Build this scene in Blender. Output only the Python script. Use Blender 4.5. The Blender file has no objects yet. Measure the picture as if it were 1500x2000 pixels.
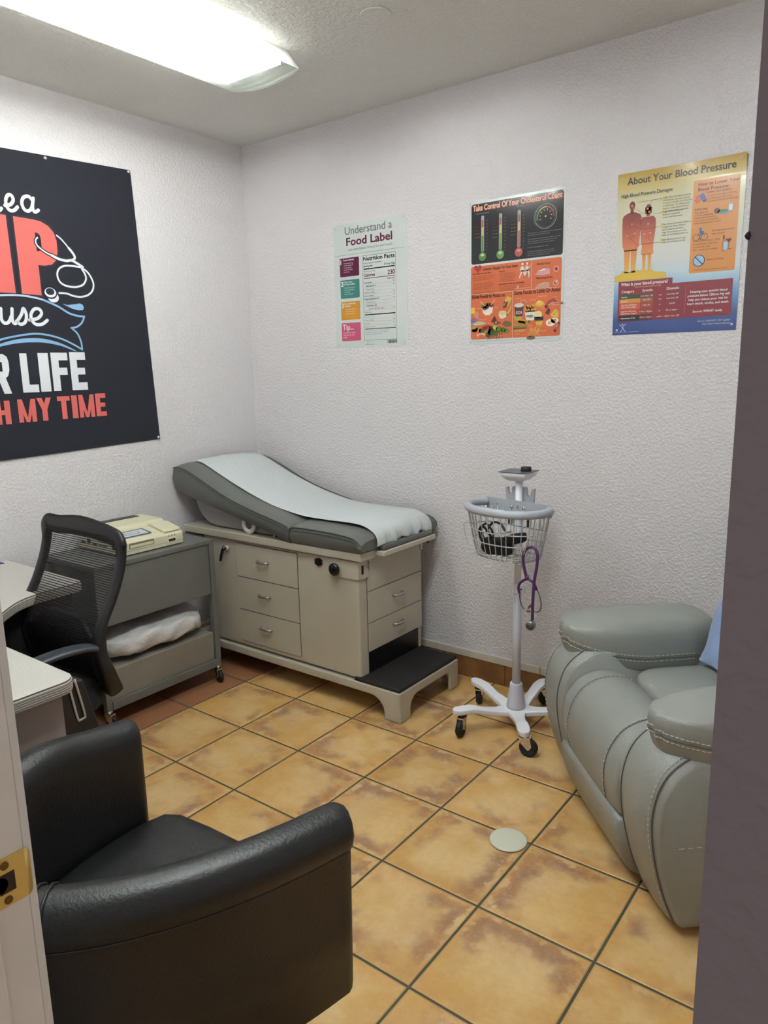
import bpy, bmesh, math, random
from mathutils import Vector, Matrix
random.seed(7)
PI=math.pi
sc=bpy.context.scene
COL=sc.collection

# ---------------------------------------------------------------- colour / materials
def lin(c):
    c=c/255.0
    return c/12.92 if c<=0.04045 else ((c+0.055)/1.055)**2.4
def rgb(r,g,b): return (lin(r),lin(g),lin(b),1.0)
MATS={}
class NT:
    def __init__(s,m): s.t=m.node_tree; s.n=s.t.nodes; s.l=s.t.links
    def new(s,typ,**kw):
        nd=s.n.new(typ)
        for k,v in kw.items():
            if k.startswith('_'): setattr(nd,k[1:],v)
        return nd
    def set(s,sock,v):
        if v is None: return
        if isinstance(v,bpy.types.NodeSocket): s.l.new(v,sock)
        else: sock.default_value=v
    def math(s,op,a,b=None,c=None,clamp=False):
        nd=s.n.new('ShaderNodeMath'); nd.operation=op; nd.use_clamp=clamp
        s.set(nd.inputs[0],a); s.set(nd.inputs[1],b); s.set(nd.inputs[2],c)
        return nd.outputs[0]
    def mix(s,f,a,b,blend='MIX'):
        nd=s.n.new('ShaderNodeMix'); nd.data_type='RGBA'; nd.blend_type=blend
        s.set(nd.inputs[0],f); s.set(nd.inputs[6],a); s.set(nd.inputs[7],b)
        return nd.outputs[2]
    def noise(s,vec,scale,detail=3,rough=.55,w=None):
        nd=s.n.new('ShaderNodeTexNoise')
        if w is not None: nd.noise_dimensions='4D'; s.set(nd.inputs['W'],w)
        s.set(nd.inputs['Vector'],vec); nd.inputs['Scale'].default_value=scale
        nd.inputs['Detail'].default_value=detail; nd.inputs['Roughness'].default_value=rough
        return nd.outputs['Fac']
    def sstep(s,v,a,b,lo=0.,hi=1.):
        nd=s.n.new('ShaderNodeMapRange'); nd.interpolation_type='SMOOTHSTEP'
        s.set(nd.inputs[0],v); nd.inputs[1].default_value=a; nd.inputs[2].default_value=b
        nd.inputs[3].default_value=lo; nd.inputs[4].default_value=hi
        return nd.outputs[0]
    def coord(s):
        return s.n.new('ShaderNodeTexCoord').outputs['Object']
    def xyz(s,v):
        nd=s.n.new('ShaderNodeSeparateXYZ'); s.l.new(v,nd.inputs[0]); return nd.outputs
    def comb(s,x,y,z=0.):
        nd=s.n.new('ShaderNodeCombineXYZ'); s.set(nd.inputs[0],x); s.set(nd.inputs[1],y); s.set(nd.inputs[2],z)
        return nd.outputs[0]
    def bump(s,h,dist,strength=1.,normal=None):
        nd=s.n.new('ShaderNodeBump'); s.set(nd.inputs['Height'],h); nd.inputs['Distance'].default_value=dist
        nd.inputs['Strength'].default_value=strength
        if normal is not None: s.l.new(normal,nd.inputs['Normal'])
        return nd.outputs[0]
def pmat(name,col,rough=.5,metal=0.,coat=0.,spec=.5,bump=None,var=None,sheen=0.,coatr=.1):
    """principled material; bump=(scale,dist,detail), var=(scale,amount) colour mottling"""
    if name in MATS: return MATS[name]
    m=bpy.data.materials.new(name); m.use_nodes=True
    q=NT(m); p=q.n['Principled BSDF']
    p.inputs['Base Color'].default_value=col; p.inputs['Roughness'].default_value=rough
    p.inputs['Metallic'].default_value=metal; p.inputs['Coat Weight'].default_value=coat
    p.inputs['Coat Roughness'].default_value=coatr; p.inputs['Specular IOR Level'].default_value=spec
    p.inputs['Sheen Weight'].default_value=sheen
    c=None
    if bump or var: c=q.coord()
    if bump:
        f=q.noise(c,bump[0],bump[2] if len(bump)>2 else 3)
        q.l.new(q.bump(f,bump[1]),p.inputs['Normal'])
    if var:
        f=q.noise(c,var[0],4); a=var[1]
        dk=tuple(x*(1-a) for x in col[:3])+(1,); lt=tuple(min(1,x*(1+a)) for x in col[:3])+(1,)
        q.l.new(q.mix(q.sstep(f,.3,.7),dk,lt),p.inputs['Base Color'])
    MATS[name]=m; return m
def ink(r,g,b,rough=.35):
    return pmat('print_%d_%d_%d'%(r,g,b),rgb(r,g,b),rough,coat=.15)

# ---------------------------------------------------------------- mesh builder
def V(*a): return Vector(a)
def catmull(pts,n=8,closed=False):
    P=[Vector(p) for p in pts]; out=[]; N=len(P)
    rng=range(N if closed else N-1)
    for i in rng:
        if closed: a,b,c,d=P[(i-1)%N],P[i],P[(i+1)%N],P[(i+2)%N]
        else: a,b,c,d=P[max(i-1,0)],P[i],P[i+1],P[min(i+2,N-1)]
        for k in range(n):
            t=k/n
            out.append(.5*((2*b)+(c-a)*t+(2*a-5*b+4*c-d)*t*t+(3*b-a-3*c+d)*t**3))
    if not closed: out.append(P[-1])
    return out
class MB:
    def __init__(s): s.v=[]; s.f=[]; s.m=[]; s.sm=[]
    def add(s,vs,fs,mi=0,smooth=False):
        o=len(s.v); s.v+= [tuple(x) for x in vs]
        for f in fs: s.f.append(tuple(o+i for i in f)); s.m.append(mi); s.sm.append(smooth)
    def box(s,x0,x1,y0,y1,z0,z1,mi=0):
        vs=[(x,y,z) for z in (z0,z1) for y in (y0,y1) for x in (x0,x1)]
        s.add(vs,[(0,2,3,1),(4,5,7,6),(0,1,5,4),(2,6,7,3),(0,4,6,2),(1,3,7,5)],mi)
    def obox(s,c,X,Y,Z,mi=0):
        c,X,Y,Z=map(Vector,(c,X,Y,Z))
        vs=[c+X*a+Y*b+Z*d for d in (-1,1) for b in (-1,1) for a in (-1,1)]
        s.add(vs,[(0,2,3,1),(4,5,7,6),(0,1,5,4),(2,6,7,3),(0,4,6,2),(1,3,7,5)],mi)
    def prism(s,poly,fn,d0,d1,mi=0,smooth=False):
        n=len(poly); a=[fn(p[0],p[1],d0) for p in poly]; b=[fn(p[0],p[1],d1) for p in poly]
        s.add(a+b,[tuple(range(n))[::-1],tuple(range(n,2*n))]+[(i,(i+1)%n,n+(i+1)%n,n+i) for i in range(n)],mi,smooth)
    def loft(s,rings,mi=0,smooth=True,cap=True,closed=False):
        n=len(rings[0]); vs=[p for r in rings for p in r]; fs=[]
        R=len(rings)
        for i in range(R if closed else R-1):
            for k in range(n):
                a=i*n+k; b=i*n+(k+1)%n; c=((i+1)%R)*n+(k+1)%n; d=((i+1)%R)*n+k
                fs.append((a,b,c,d))
        if cap and not closed:
            fs.append(tuple(range(n))[::-1]); fs.append(tuple((R-1)*n+k for k in range(n)))
        s.add(vs,fs,mi,smooth)
    def tube(s,pts,r,n=8,mi=0,closed=False,flat=1.0,up=None):
        P=[Vector(p) for p in pts]; N=len(P)
        rr=r if isinstance(r,(list,tuple)) else [r]*N
        T=[]
        for i in range(N):
            if closed: t=P[(i+1)%N]-P[(i-1)%N]
            else: t=P[min(i+1,N-1)]-P[max(i-1,0)]
            T.append(t.normalized() if t.length>1e-9 else Vector((0,0,1)))
        u=Vector(up) if up else (Vector((0,0,1)) if abs(T[0].z)<.9 else Vector((1,0,0)))
        u=(u-T[0]*u.dot(T[0])).normalized(); rings=[]
        for i in range(N):
            if i:
                if up: u=Vector(up)
                u=(u-T[i]*u.dot(T[i]))
                u=u.normalized() if u.length>1e-6 else Vector((1,0,0))
            w=T[i].cross(u)
            rings.append([P[i]+(u*math.cos(2*PI*k/n)*flat+w*math.sin(2*PI*k/n))*rr[i] for k in range(n)])
        s.loft(rings,mi,True,True,closed)
    def cyl(s,a,b,r0,r1=None,n=24,mi=0):
        r1=r0 if r1 is None else r1
        a=Vector(a); b=Vector(b); t=(b-a).normalized()
        u=Vector((0,0,1)) if abs(t.z)<.9 else Vector((1,0,0)); u=(u-t*u.dot(t)).normalized(); w=t.cross(u)
        A=[a+(u*math.cos(2*PI*k/n)+w*math.sin(2*PI*k/n))*r0 for k in range(n)]
        B=[b+(u*math.cos(2*PI*k/n)+w*math.sin(2*PI*k/n))*r1 for k in range(n)]
        o=len(s.v)
        s.add(A+B,[(k,(k+1)%n,n+(k+1)%n,n+k) for k in range(n)],mi,True)
        s.f+= [tuple(o+k for k in range(n))[::-1],tuple(o+n+k for k in range(n))]; s.m+=[mi,mi]; s.sm+=[False,False]
    def lathe(s,c,prof,n=32,mi=0,axis=(0,0,1)):
        t=Vector(axis).normalized(); u=Vector((1,0,0)) if abs(t.x)<.9 else Vector((0,1,0)); u=(u-t*u.dot(t)).normalized(); w=t.cross(u)
        c=Vector(c)
        s.loft([[c+t*h+(u*math.cos(2*PI*k/n)+w*math.sin(2*PI*k/n))*max(r,1e-5) for k in range(n)] for r,h in prof],mi)
    def build(s,name,mats,parent=None,world=True,bevel=None,subsurf=0,smooth=None,ang=30):
        me=bpy.data.meshes.new(name)
        off=Vector((0,0,0))
        if parent is not None and world:
            r=parent
            while r.parent: r=r.parent
            off=r.location
        me.from_pydata([tuple(Vector(v)-off) for v in s.v],[],s.f)
        mats=mats if isinstance(mats,(list,tuple)) else [mats]
        for m in mats: me.materials.append(m)
        for p,mi,sm in zip(me.polygons,s.m,s.sm):
            p.material_index=mi; p.use_smooth=sm if smooth is None else smooth
        bm=bmesh.new(); bm.from_mesh(me); bmesh.ops.recalc_face_normals(bm,faces=bm.faces[:]); bm.to_mesh(me); bm.free()
        me.update()
        o=bpy.data.objects.new(name,me); COL.objects.link(o)
        if parent is not None: o.parent=parent
        if bevel:
            md=o.modifiers.new('bevel','BEVEL'); md.width=bevel[0]; md.segments=bevel[1]; md.limit_method='ANGLE'; md.angle_limit=math.radians(ang)
            for p in me.polygons: p.use_smooth=True
            if smooth is None or smooth:
                w=o.modifiers.new('wn','WEIGHTED_NORMAL'); w.keep_sharp=False
        if subsurf:
            md=o.modifiers.new('sub','SUBSURF'); md.levels=subsurf; md.render_levels=subsurf
        return o
def thing(name,label,cat,loc=(0,0,0),rotz=0.,group=None):
    o=bpy.data.objects.new(name,None); COL.objects.link(o); o.empty_display_size=.05
    o.location=loc; o.rotation_euler=(0,0,rotz); tag(o,label,cat,group); return o
def tag(o,label,cat,group=None):
    o['label']=label; o['category']=cat
    if group: o['group']=group
    return o
def struct(o): o['kind']='structure'; return o
def XZ(x,z,d): return Vector((x,d,z))   # prism in the x-z plane, depth along y
def YZ(y,z,d): return Vector((d,y,z))
def XY(x,y,d): return Vector((x,y,d))
def selring(c,A,B,n=28,e=2.6):
    c,A,B=map(Vector,(c,A,B)); out=[]
    for k in range(n):
        a=2*PI*k/n; ca,sa=math.cos(a),math.sin(a)
        out.append(c+A*(math.copysign(abs(ca)**(2/e),ca))+B*(math.copysign(abs(sa)**(2/e),sa)))
    return out
def dup(root):
    r=root.copy(); COL.objects.link(r)
    for ch in list(root.children):
        c=ch.copy(); COL.objects.link(c); c.parent=r
        for g in ch.children:
            d=g.copy(); COL.objects.link(d); d.parent=c
    return r

# ---------------------------------------------------------------- text as flat geometry
_tc={}
def text_geo(st,bold=0.,shear=0.,spacing=1.):
    key=(st,bold,shear,spacing)
    if key in _tc: return _tc[key]
    cu=bpy.data.curves.new('t','FONT'); cu.body=st; cu.size=1.; cu.offset=bold; cu.shear=shear
    cu.resolution_u=3; cu.space_character=spacing; cu.dimensions='2D'; cu.fill_mode='BOTH'
    ob=bpy.data.objects.new('t',cu); COL.objects.link(ob)
    bpy.context.view_layer.update()
    me=bpy.data.meshes.new_from_object(ob.evaluated_get(bpy.context.evaluated_depsgraph_get()))
    vs=[(v.co.x,v.co.y) for v in me.vertices]; fs=[tuple(p.vertices) for p in me.polygons]
    bpy.data.objects.remove(ob); bpy.data.curves.remove(cu); bpy.data.meshes.remove(me)
    _tc[key]=(vs,fs); return vs,fs
_hv,_=text_geo('H'); CAP=max(v[1] for v in _hv)
class Flat:
    """printed sheet; inks are flat layers a hair above it"""
    def __init__(s,fn): s.mb=MB(); s.fn=fn; s.mats=[]; s.layer=0
    def mi(s,m):
        if m not in s.mats: s.mats.append(m)
        return s.mats.index(m)
    def poly(s,pts,m,h=1):
        s.mb.add([s.fn(p[0],p[1],h) for p in pts],[tuple(range(len(pts)))],s.mi(m))
    def rect(s,x0,x1,z0,z1,m,h=1,r=0.):
        if r<=0: return s.poly([(x0,z0),(x1,z0),(x1,z1),(x0,z1)],m,h)
        p=[]
        for cx,cz,a0 in ((x1-r,z0+r,-90),(x1-r,z1-r,0),(x0+r,z1-r,90),(x0+r,z0+r,180)):
            for k in range(5):
                a=math.radians(a0+90*k/4); p.append((cx+r*math.cos(a),cz+r*math.sin(a)))
        s.poly(p,m,h)
    def ell(s,cx,cz,rx,rz,m,h=2,n=20,a0=0,a1=360):
        p=[(cx+rx*math.cos(math.radians(a0+(a1-a0)*k/n)),cz+rz*math.sin(math.radians(a0+(a1-a0)*k/n))) for k in range(n if a1-a0==360 else n+1)]
        s.poly(p,m,h)
    def line(s,pts,w,m,h=2,closed=False,round_=True):
        """constant or tapering width stroke; w number or list"""
        P=[Vector((p[0],p[1])) for p in pts]; N=len(P); L=[];R=[]
        for i in range(N):
            t=(P[(i+1)%N]-P[i-1]) if closed else (P[min(i+1,N-1)]-P[max(i-1,0)])
            t.normalize(); n=Vector((-t.y,t.x)); ww=(w[i] if isinstance(w,(list,tuple)) else w)/2
            L.append(P[i]+n*ww); R.append(P[i]-n*ww)
        vs=[s.fn(p.x,p.y,h) for p in L+R]; fs=[]
        for i in range(N if closed else N-1):
            j=(i+1)%N; fs.append((i,j,N+j,N+i))
        s.mb.add(vs,fs,s.mi(m))
        if round_ and not closed:
            for i in (0,-1):
                r=(w[i] if isinstance(w,(list,tuple)) else w)/2
                if r>1e-4: s.ell(P[i].x,P[i].y,r,r,m,h,12)
    def text(s,st,x,z,h,m,w=None,bold=0.,shear=0.,lay=3,rot=0.,align='L'):
        vs,fs=text_geo(st,bold,shear)
        if not vs: return
        xs=[v[0] for v in vs]; x0,x1=min(xs),max(xs); k=h/CAP; kx=k if w is None else w/(x1-x0)
        ww=(x1-x0)*kx
        ox=x-(ww/2 if align=='C' else ww if align=='R' else 0)
        c,sn=math.cos(rot),math.sin(rot)
        pts=[]
        for a,b in vs:
            u=(a-x0)*kx; v=b*k; pts.append(s.fn(ox+u*c-v*sn,z+u*sn+v*c,lay))
        s.mb.add(pts,fs,s.mi(m))
    def build(s,name,parent=None): 
        return s.mb.build(name,s.mats,parent,smooth=False)

# ================================================================ materials of the place
def mat_wall(name,col,scale=70,dist=.0022):
    m=bpy.data.materials.new(name); m.use_nodes=True; q=NT(m); p=q.n['Principled BSDF']
    c=q.coord(); a=q.noise(c,scale,2,.5); b=q.noise(c,scale*2.6,2,.5)
    h=q.math('ADD',q.sstep(a,.42,.62),q.math('MULTIPLY',b,.35))
    q.l.new(q.bump(h,dist,.9),p.inputs['Normal'])
    v=q.noise(c,1.3,3); dk=tuple(x*.97 for x in col[:3])+(1,)
    q.l.new(q.mix(v,dk,col),p.inputs['Base Color']); p.inputs['Roughness'].default_value=.55
    p.inputs['Specular IOR Level'].default_value=.35
    return m
M_wall=mat_wall('wall_paint',(.70,.668,.678,1),85,.0015)
M_ceil=mat_wall('ceiling_paint',(.73,.725,.69,1),60,.0018)
M_frame=pmat('door_frame_paint',(.82,.765,.70,1),.4,bump=(30,.0006),var=(6,.05))
M_edge=pmat('door_casing_paint',(.78,.75,.70,1),.4)

def mat_floor():
    m=bpy.data.materials.new('floor_tiles'); m.use_nodes=True; q=NT(m); p=q.n['Principled BSDF']
    S=.346224; c=q.coord(); X,Y,Z=q.xyz(c)
    u=q.math('DIVIDE',q.math('SUBTRACT',X,.55774),S); v=q.math('DIVIDE',q.math('ADD',Y,.68855),S)
    fu=q.math('FRACT',u); fv=q.math('FRACT',v); iu=q.math('FLOOR',u); iv=q.math('FLOOR',v)
    du=q.math('MINIMUM',fu,q.math('SUBTRACT',1.,fu)); dv=q.math('MINIMUM',fv,q.math('SUBTRACT',1.,fv))
    wob=q.math('MULTIPLY',q.math('SUBTRACT',q.noise(c,25,2),.5),.003)
    d=q.math('ADD',q.math('MINIMUM',du,dv),wob)
    wn=q.new('ShaderNodeTexWhiteNoise'); wn.noise_dimensions='2D'; q.l.new(q.comb(iu,iv),wn.inputs['Vector'])
    r=wn.outputs['Value']; rc=wn.outputs['Color']
    off=q.new('ShaderNodeVectorMath'); off.operation='MULTIPLY_ADD'
    q.l.new(rc,off.inputs[0]); off.inputs[1].default_value=(7,7,7); q.l.new(q.comb(u,v),off.inputs[2]); P=off.outputs[0]
    n1=q.noise(P,2.2,5,.6); n2=q.noise(P,5.5,6,.68); n3=q.noise(P,18,4,.6); n4=q.noise(P,1.3,3,.5)
    # ochre body
    body=q.mix(q.sstep(n1,.35,.65),rgb(202,160,92),rgb(216,182,126))
    body=q.mix(q.sstep(n4,.45,.75,0,.6),body,rgb(206,174,136))
    body=q.mix(q.sstep(n3,.35,.75,0,.18),body,rgb(176,128,72))
    # smoky stains that sit in the outer third of each tile
    ed=q.math('ADD',d,q.math('MULTIPLY',q.math('SUBTRACT',n2,.5),.34))
    ring=q.math('MULTIPLY',q.sstep(ed,.02,.08),q.sstep(ed,.30,.10))
    patch=q.math('MULTIPLY',q.sstep(n4,.44,.56),q.sstep(n1,.36,.52))
    st=q.math('MULTIPLY',ring,q.math('MULTIPLY',patch,q.sstep(n3,.25,.5,.65,1.)))
    stain=q.mix(q.sstep(n1,.40,.60),rgb(158,104,50),rgb(138,104,88))
    colr=q.mix(q.math('MULTIPLY',st,.85),body,stain)
    orange=q.math('MULTIPLY',q.sstep(ed,.24,.02),.55)
    colr=q.mix(q.math('MULTIPLY',orange,q.sstep(n2,.35,.6)),colr,rgb(194,138,74))
    # plain terracotta row along the left
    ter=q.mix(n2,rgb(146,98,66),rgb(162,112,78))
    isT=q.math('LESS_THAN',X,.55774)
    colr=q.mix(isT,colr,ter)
    vv=q.math('ADD',.93,q.math('MULTIPLY',r,.12))
    hs=q.new('ShaderNodeHueSaturation'); q.l.new(colr,hs.inputs['Color']); q.l.new(vv,hs.inputs['Value']); colr=hs.outputs['Color']
    # light worn edge, then dark grout
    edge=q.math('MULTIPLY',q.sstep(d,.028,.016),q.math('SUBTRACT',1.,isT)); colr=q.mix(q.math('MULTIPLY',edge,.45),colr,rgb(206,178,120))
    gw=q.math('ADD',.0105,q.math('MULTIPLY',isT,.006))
    g=q.math('LESS_THAN',d,gw)
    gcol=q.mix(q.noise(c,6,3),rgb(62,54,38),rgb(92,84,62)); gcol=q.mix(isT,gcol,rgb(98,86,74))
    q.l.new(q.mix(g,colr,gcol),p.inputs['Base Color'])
    q.l.new(q.math('ADD',q.math('MULTIPLY',n2,.22),q.math('ADD',.27,q.math('MULTIPLY',g,.4))),p.inputs['Roughness'])
    h=q.math('ADD',q.sstep(d,.006,.024),q.math('MULTIPLY',n2,.12))
    q.l.new(q.bump(h,.004,.9),p.inputs['Normal'])
    return m
M_floor=mat_floor()
M_basetile=pmat('base_tile',rgb(128,88,52),.5,var=(9,.28),bump=(40,.001))
M_grout=pmat('base_grout',rgb(88,78,62),.8)
M_trim=pmat('base_trim_paint',rgb(196,190,176),.45,var=(14,.06),bump=(40,.0005))

# ================================================================ room shell
RX=4.30; H=2.743; YR=-2.66; YH=-2.785; JX=2.42; OX=3.166
def slab(name,*b,mat): 
    mb=MB(); mb.box(*b); o=mb.build(name,mat); return struct(o)
slab('floor',-.12,RX+.12,-5.2,.12,-.1,0,mat=M_floor)
slab('ceiling',-.12,RX+.12,YH-.0,.12,H,H+.1,mat=M_ceil)
slab('wall_left',-.12,0,YH,.12,0,H,mat=M_wall)
slab('wall_back',0,RX,0,.12,0,H,mat=M_wall)
slab('wall_right',RX,RX+.12,YH,.12,0,H,mat=M_wall)
mb=MB(); mb.box(0,JX-.022,YH,YR,0,H); mb.box(OX,RX,YH,YR,0,H); mb.box(JX-.022,OX,YH,YR,2.08,H)
M_hall=mat_wall('wall_paint_hall_shade',(.27,.222,.235,1),120,.0003)
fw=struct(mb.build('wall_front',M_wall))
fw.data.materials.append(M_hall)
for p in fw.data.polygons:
    if p.normal.y<-.9: p.material_index=1       # same wall paint, the unlit hall's shade put into a deeper mauve
# left door jamb with its stop, latch strike and casing
mb=MB(); mb.box(JX-.022,JX,YH-.003,YR,0,2.08)
jb=struct(mb.build('door_1',M_frame,bevel=(.0015,2)))
mb=MB(); mb.box(JX,JX+.012,YH+.002,YR-.041,0,2.07); mb.build('door_stop',M_frame,jb,bevel=(.003,2))
mb=MB(); mb.box(JX-.075,JX-.001,YR,YR+.010,0,2.13); mb.build('door_casing',M_edge,jb,bevel=(.0015,2))
# head of the frame and far jamb edge
mb=MB(); mb.box(JX,OX,YH,YR,2.06,2.08); mb.build('door_head',M_frame,jb)
M_brass=pmat('brass_plate',rgb(232,204,124),.34,metal=.6,bump=(60,.0003))
M_dark=pmat('dark_recess',rgb(52,30,20),.7)
M_screw=pmat('screw_metal',rgb(120,92,50),.4,metal=.8)
mb=MB(); zc=.965; zz=.030
n=JX+.0016
outer=[(YR-.044,zc-zz),(YR+.001,zc-zz),(YR+.001,zc-.022),(YR+.001,zc+.022),(YR+.001,zc+zz),(YR-.044,zc+zz)]
mb.box(JX,n,YR-.043,YR-.001,zc-zz,zc+zz)
# curled lip
lip=[]
for k in range(6):
    a=k/5*1.25; lip.append((n-.0008-.010*(1-math.cos(a)),YR-.001+.011*math.sin(a)))
rings=[]
for i,(x,y) in enumerate(lip):
    hh=zz-.0015*i*i*.55
    rings.append([(x-.0008,y,zc-hh),(x+.0008,y,zc-hh),(x+.0008,y,zc+hh),(x-.0008,y,zc+hh)])
mb.loft(rings,0,True)
sp=mb.build('strike_plate',M_brass,jb)
mb=MB(); mb.box(n-.0002,n+.0004,YR-.032,YR-.014,zc-.013,zc+.011); mb.cyl((n-.0002,YR-.032,zc-.001),(n+.0004,YR-.032,zc-.001),.010,n=16)
mb.build('latch_hole',M_dark,sp)
for dz in (-.022,.021):
    mb=MB(); mb.cyl((n-.0002,YR-.024,zc+dz),(n+.0012,YR-.024,zc+dz),.0048,n=16); s_=mb.build('screw',M_screw,sp)
mb=MB(); mb.tube([(OX+.0002,YH-.0001,1.5558),(OX+.0000,YH-.0002,1.5563),(OX-.0001,YH-.0002,1.5568),(OX+.0000,YH-.0002,1.5573),(OX+.0002,YH-.0001,1.5578)],[.0002,.0006,.0008,.0006,.0002],12)
struct(mb.build('edge_bump',pmat('dark_screw',rgb(40,32,34),.5)))  # tiny dark screw-like bump on the doorway edge
# tiled base and painted strip
def base(name,axis,a,b,sign=1):
    mb=MB(); t=.010
    k=math.floor((a-.27)/.346); e=a
    joints=[.27+.346*j for j in range(-12,14)]
    cuts=[a]+[j for j in joints if a<j<b]+[b]
    for c0,c1 in zip(cuts,cuts[1:]):
        if axis=='x': mb.box(c0+.0025,c1-.0025,-t,0,0,.106,0)
        elif axis=='y': mb.box(0,t,c0+.0025,c1-.0025,0,.106,0)
        else: mb.box(RX-t,RX,c0+.0025,c1-.0025,0,.106,0)
    if axis=='x': mb.box(a,b,-t+.003,0,0,.105,1)
    elif axis=='y': mb.box(0,t-.003,a,b,0,.105,1)
    else: mb.box(RX-t+.003,RX,a,b,0,.105,1)
    return struct(mb.build(name,[M_basetile,M_grout]))
base('baseboard_back','x',0,RX); base('baseboard_left','y',YR,-.011); base('baseboard_right','z',YR,-.011)
mb=MB(); mb.box(.012,1.836,-.014,0,.106,.143); mb.box(1.838,RX-.012,-.014,0,.106,.143); struct(mb.build('trim_2',M_trim,bevel=(.003,2)))
mb=MB(); mb.box(0,.014,YR,0,.106,.143); struct(mb.build('trim_3',M_trim,bevel=(.003,2)))

# ================================================================ ceiling fixtures
def mat_lens(name='ribbed_acrylic_lens',clear=.93):
    m=bpy.data.materials.new(name); m.use_nodes=True; q=NT(m); q.n.remove(q.n['Principled BSDF'])
    out=q.n['Material Output']; c=q.coord(); X,Y,Z=q.xyz(c)
    tr=q.new('ShaderNodeBsdfTransparent'); tr.inputs[0].default_value=(.95,1,.97,1)
    tl=q.new('ShaderNodeBsdfTranslucent'); tl.inputs[0].default_value=(.92,.98,.93,1)
    df=q.new('ShaderNodeBsdfPrincipled'); df.inputs['Base Color'].default_value=(.85,.9,.86,1); df.inputs['Roughness'].default_value=.2
    w=q.math('SINE',q.math('MULTIPLY',Y,900.)); bm_=q.bump(w,.002,.8); q.l.new(bm_,df.inputs['Normal']); q.l.new(bm_,tl.inputs['Normal'])
    m1=q.new('ShaderNodeMixShader'); m1.inputs[0].default_value=clear; q.l.new(tl.outputs[0],m1.inputs[1]); q.l.new(tr.outputs[0],m1.inputs[2])
    m2=q.new('ShaderNodeMixShader'); q.set(m2.inputs[0],q.math('ADD',.09,q.math('MULTIPLY',w,.06))); q.l.new(m1.outputs[0],m2.inputs[1]); q.l.new(df.outputs[0],m2.inputs[2])
    q.l.new(m2.outputs[0],out.inputs[0]); return m
def emis(name,col,s):
    m=bpy.data.materials.new(name); m.use_nodes=True; q=NT(m); p=q.n['Principled BSDF']
    p.inputs['Emission Color'].default_value=col; p.inputs['Emission Strength'].default_value=s; p.inputs['Base Color'].default_value=(.8,.8,.8,1)
    return m
M_hous=pmat('lamp_housing_enamel',(.45,.46,.45,1),.5)
M_lens=mat_lens(); M_lside=mat_lens('frosted_lens_side',.30)
def fixture(LX,LY0,LY1,label,tint,power,LW=.188):
    lamp=thing('ceiling_light',label,'ceiling light',(LX,(LY0+LY1)/2,H))
    mb=MB(); mb.box(LX-.13,LX+.13,LY1+.06,LY0-.06,H-.028,H-.0005); mb.build('housing',M_hous,lamp)
    for y in (LY0-.060,LY1+.060):
        mb=MB(); mb.box(LX-.15,LX+.15,y-.003,y+.003,H-.050,H-.0005); mb.build('lamp_holder',M_hous,lamp)
    prof=[(-LW*.90,H-.002),(-LW*.93,H-.022),(-LW,H-.058)]+[(LW*(-1+2*k/12),H-.060-.022*(1-(-1+2*k/12)**2)) for k in range(1,12)]+[(LW,H-.058),(LW*.93,H-.022),(LW*.90,H-.002)]
    n_=len(prof)
    def ring(y,inset):
        return [(LX+p[0],y+inset*max(0,1-(H-p[1])/.058),p[1]) for p in prof]
    rings=[ring(LY0,-.045),ring((LY0+LY1)/2,0),ring(LY1,.045)]
    vs=[p for r in rings for p in r]; fs=[(i*n_+k,i*n_+k+1,(i+1)*n_+k+1,(i+1)*n_+k) for i in range(2) for k in range(n_-1)]
    mb=MB(); k_=(0,1,n_-3,n_-2)
    mb.add(vs,[f for q,f in enumerate(fs) if q%(n_-1) not in k_],0,False); mb.add(vs,[f for q,f in enumerate(fs) if q%(n_-1) in k_],1,False)
    for r in (rings[0],rings[-1]): mb.add(r,[tuple(range(n_))],1)
    mb.build('lens',[M_lens,M_lside],lamp)
    mt=emis('fluorescent_tube_%s'%('a' if LX<1.5 else 'b'),tint,power)
    for dx in (-.085,.085):
        mb=MB(); mb.cyl((LX+dx,LY0-.120,H-.046),(LX+dx,LY1+.070,H-.046),.0165,n=16); mb.build('tube',mt,lamp)
fixture(.893,-.683,-1.99,'long white fluorescent ceiling light with ribbed wraparound lens, glowing, near the banner wall',(1.,.985,.965,1),17.5)
fixture(2.09,-1.16,-2.42,'fluorescent ceiling light with ribbed lens nearest the doorway',(.94,.97,1.,1),47.)
mb=MB(); mb.cyl((1.505,-.742,H-.006),(1.505,-.742,H-.0002),.057,n=40)
cv=mb.build('ceiling_cover_plate',M_ceil,bevel=(.003,2)); tag(cv,'round painted cover plate on the ceiling','ceiling plate')

# white floor disc
mb=MB(); mb.lathe((2.221,-1.063,0),[(.0001,.001),(.060,.001),(.062,.003),(.061,.006),(.056,.0075),(.0001,.0078)],40)
dm=mb.build('floor_cover_disc',pmat('disc_plastic',rgb(205,205,186),.4,bump=(90,.0006)),smooth=True)
tag(dm,'round off-white cover disc lying on the floor tiles','floor cover')

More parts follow.
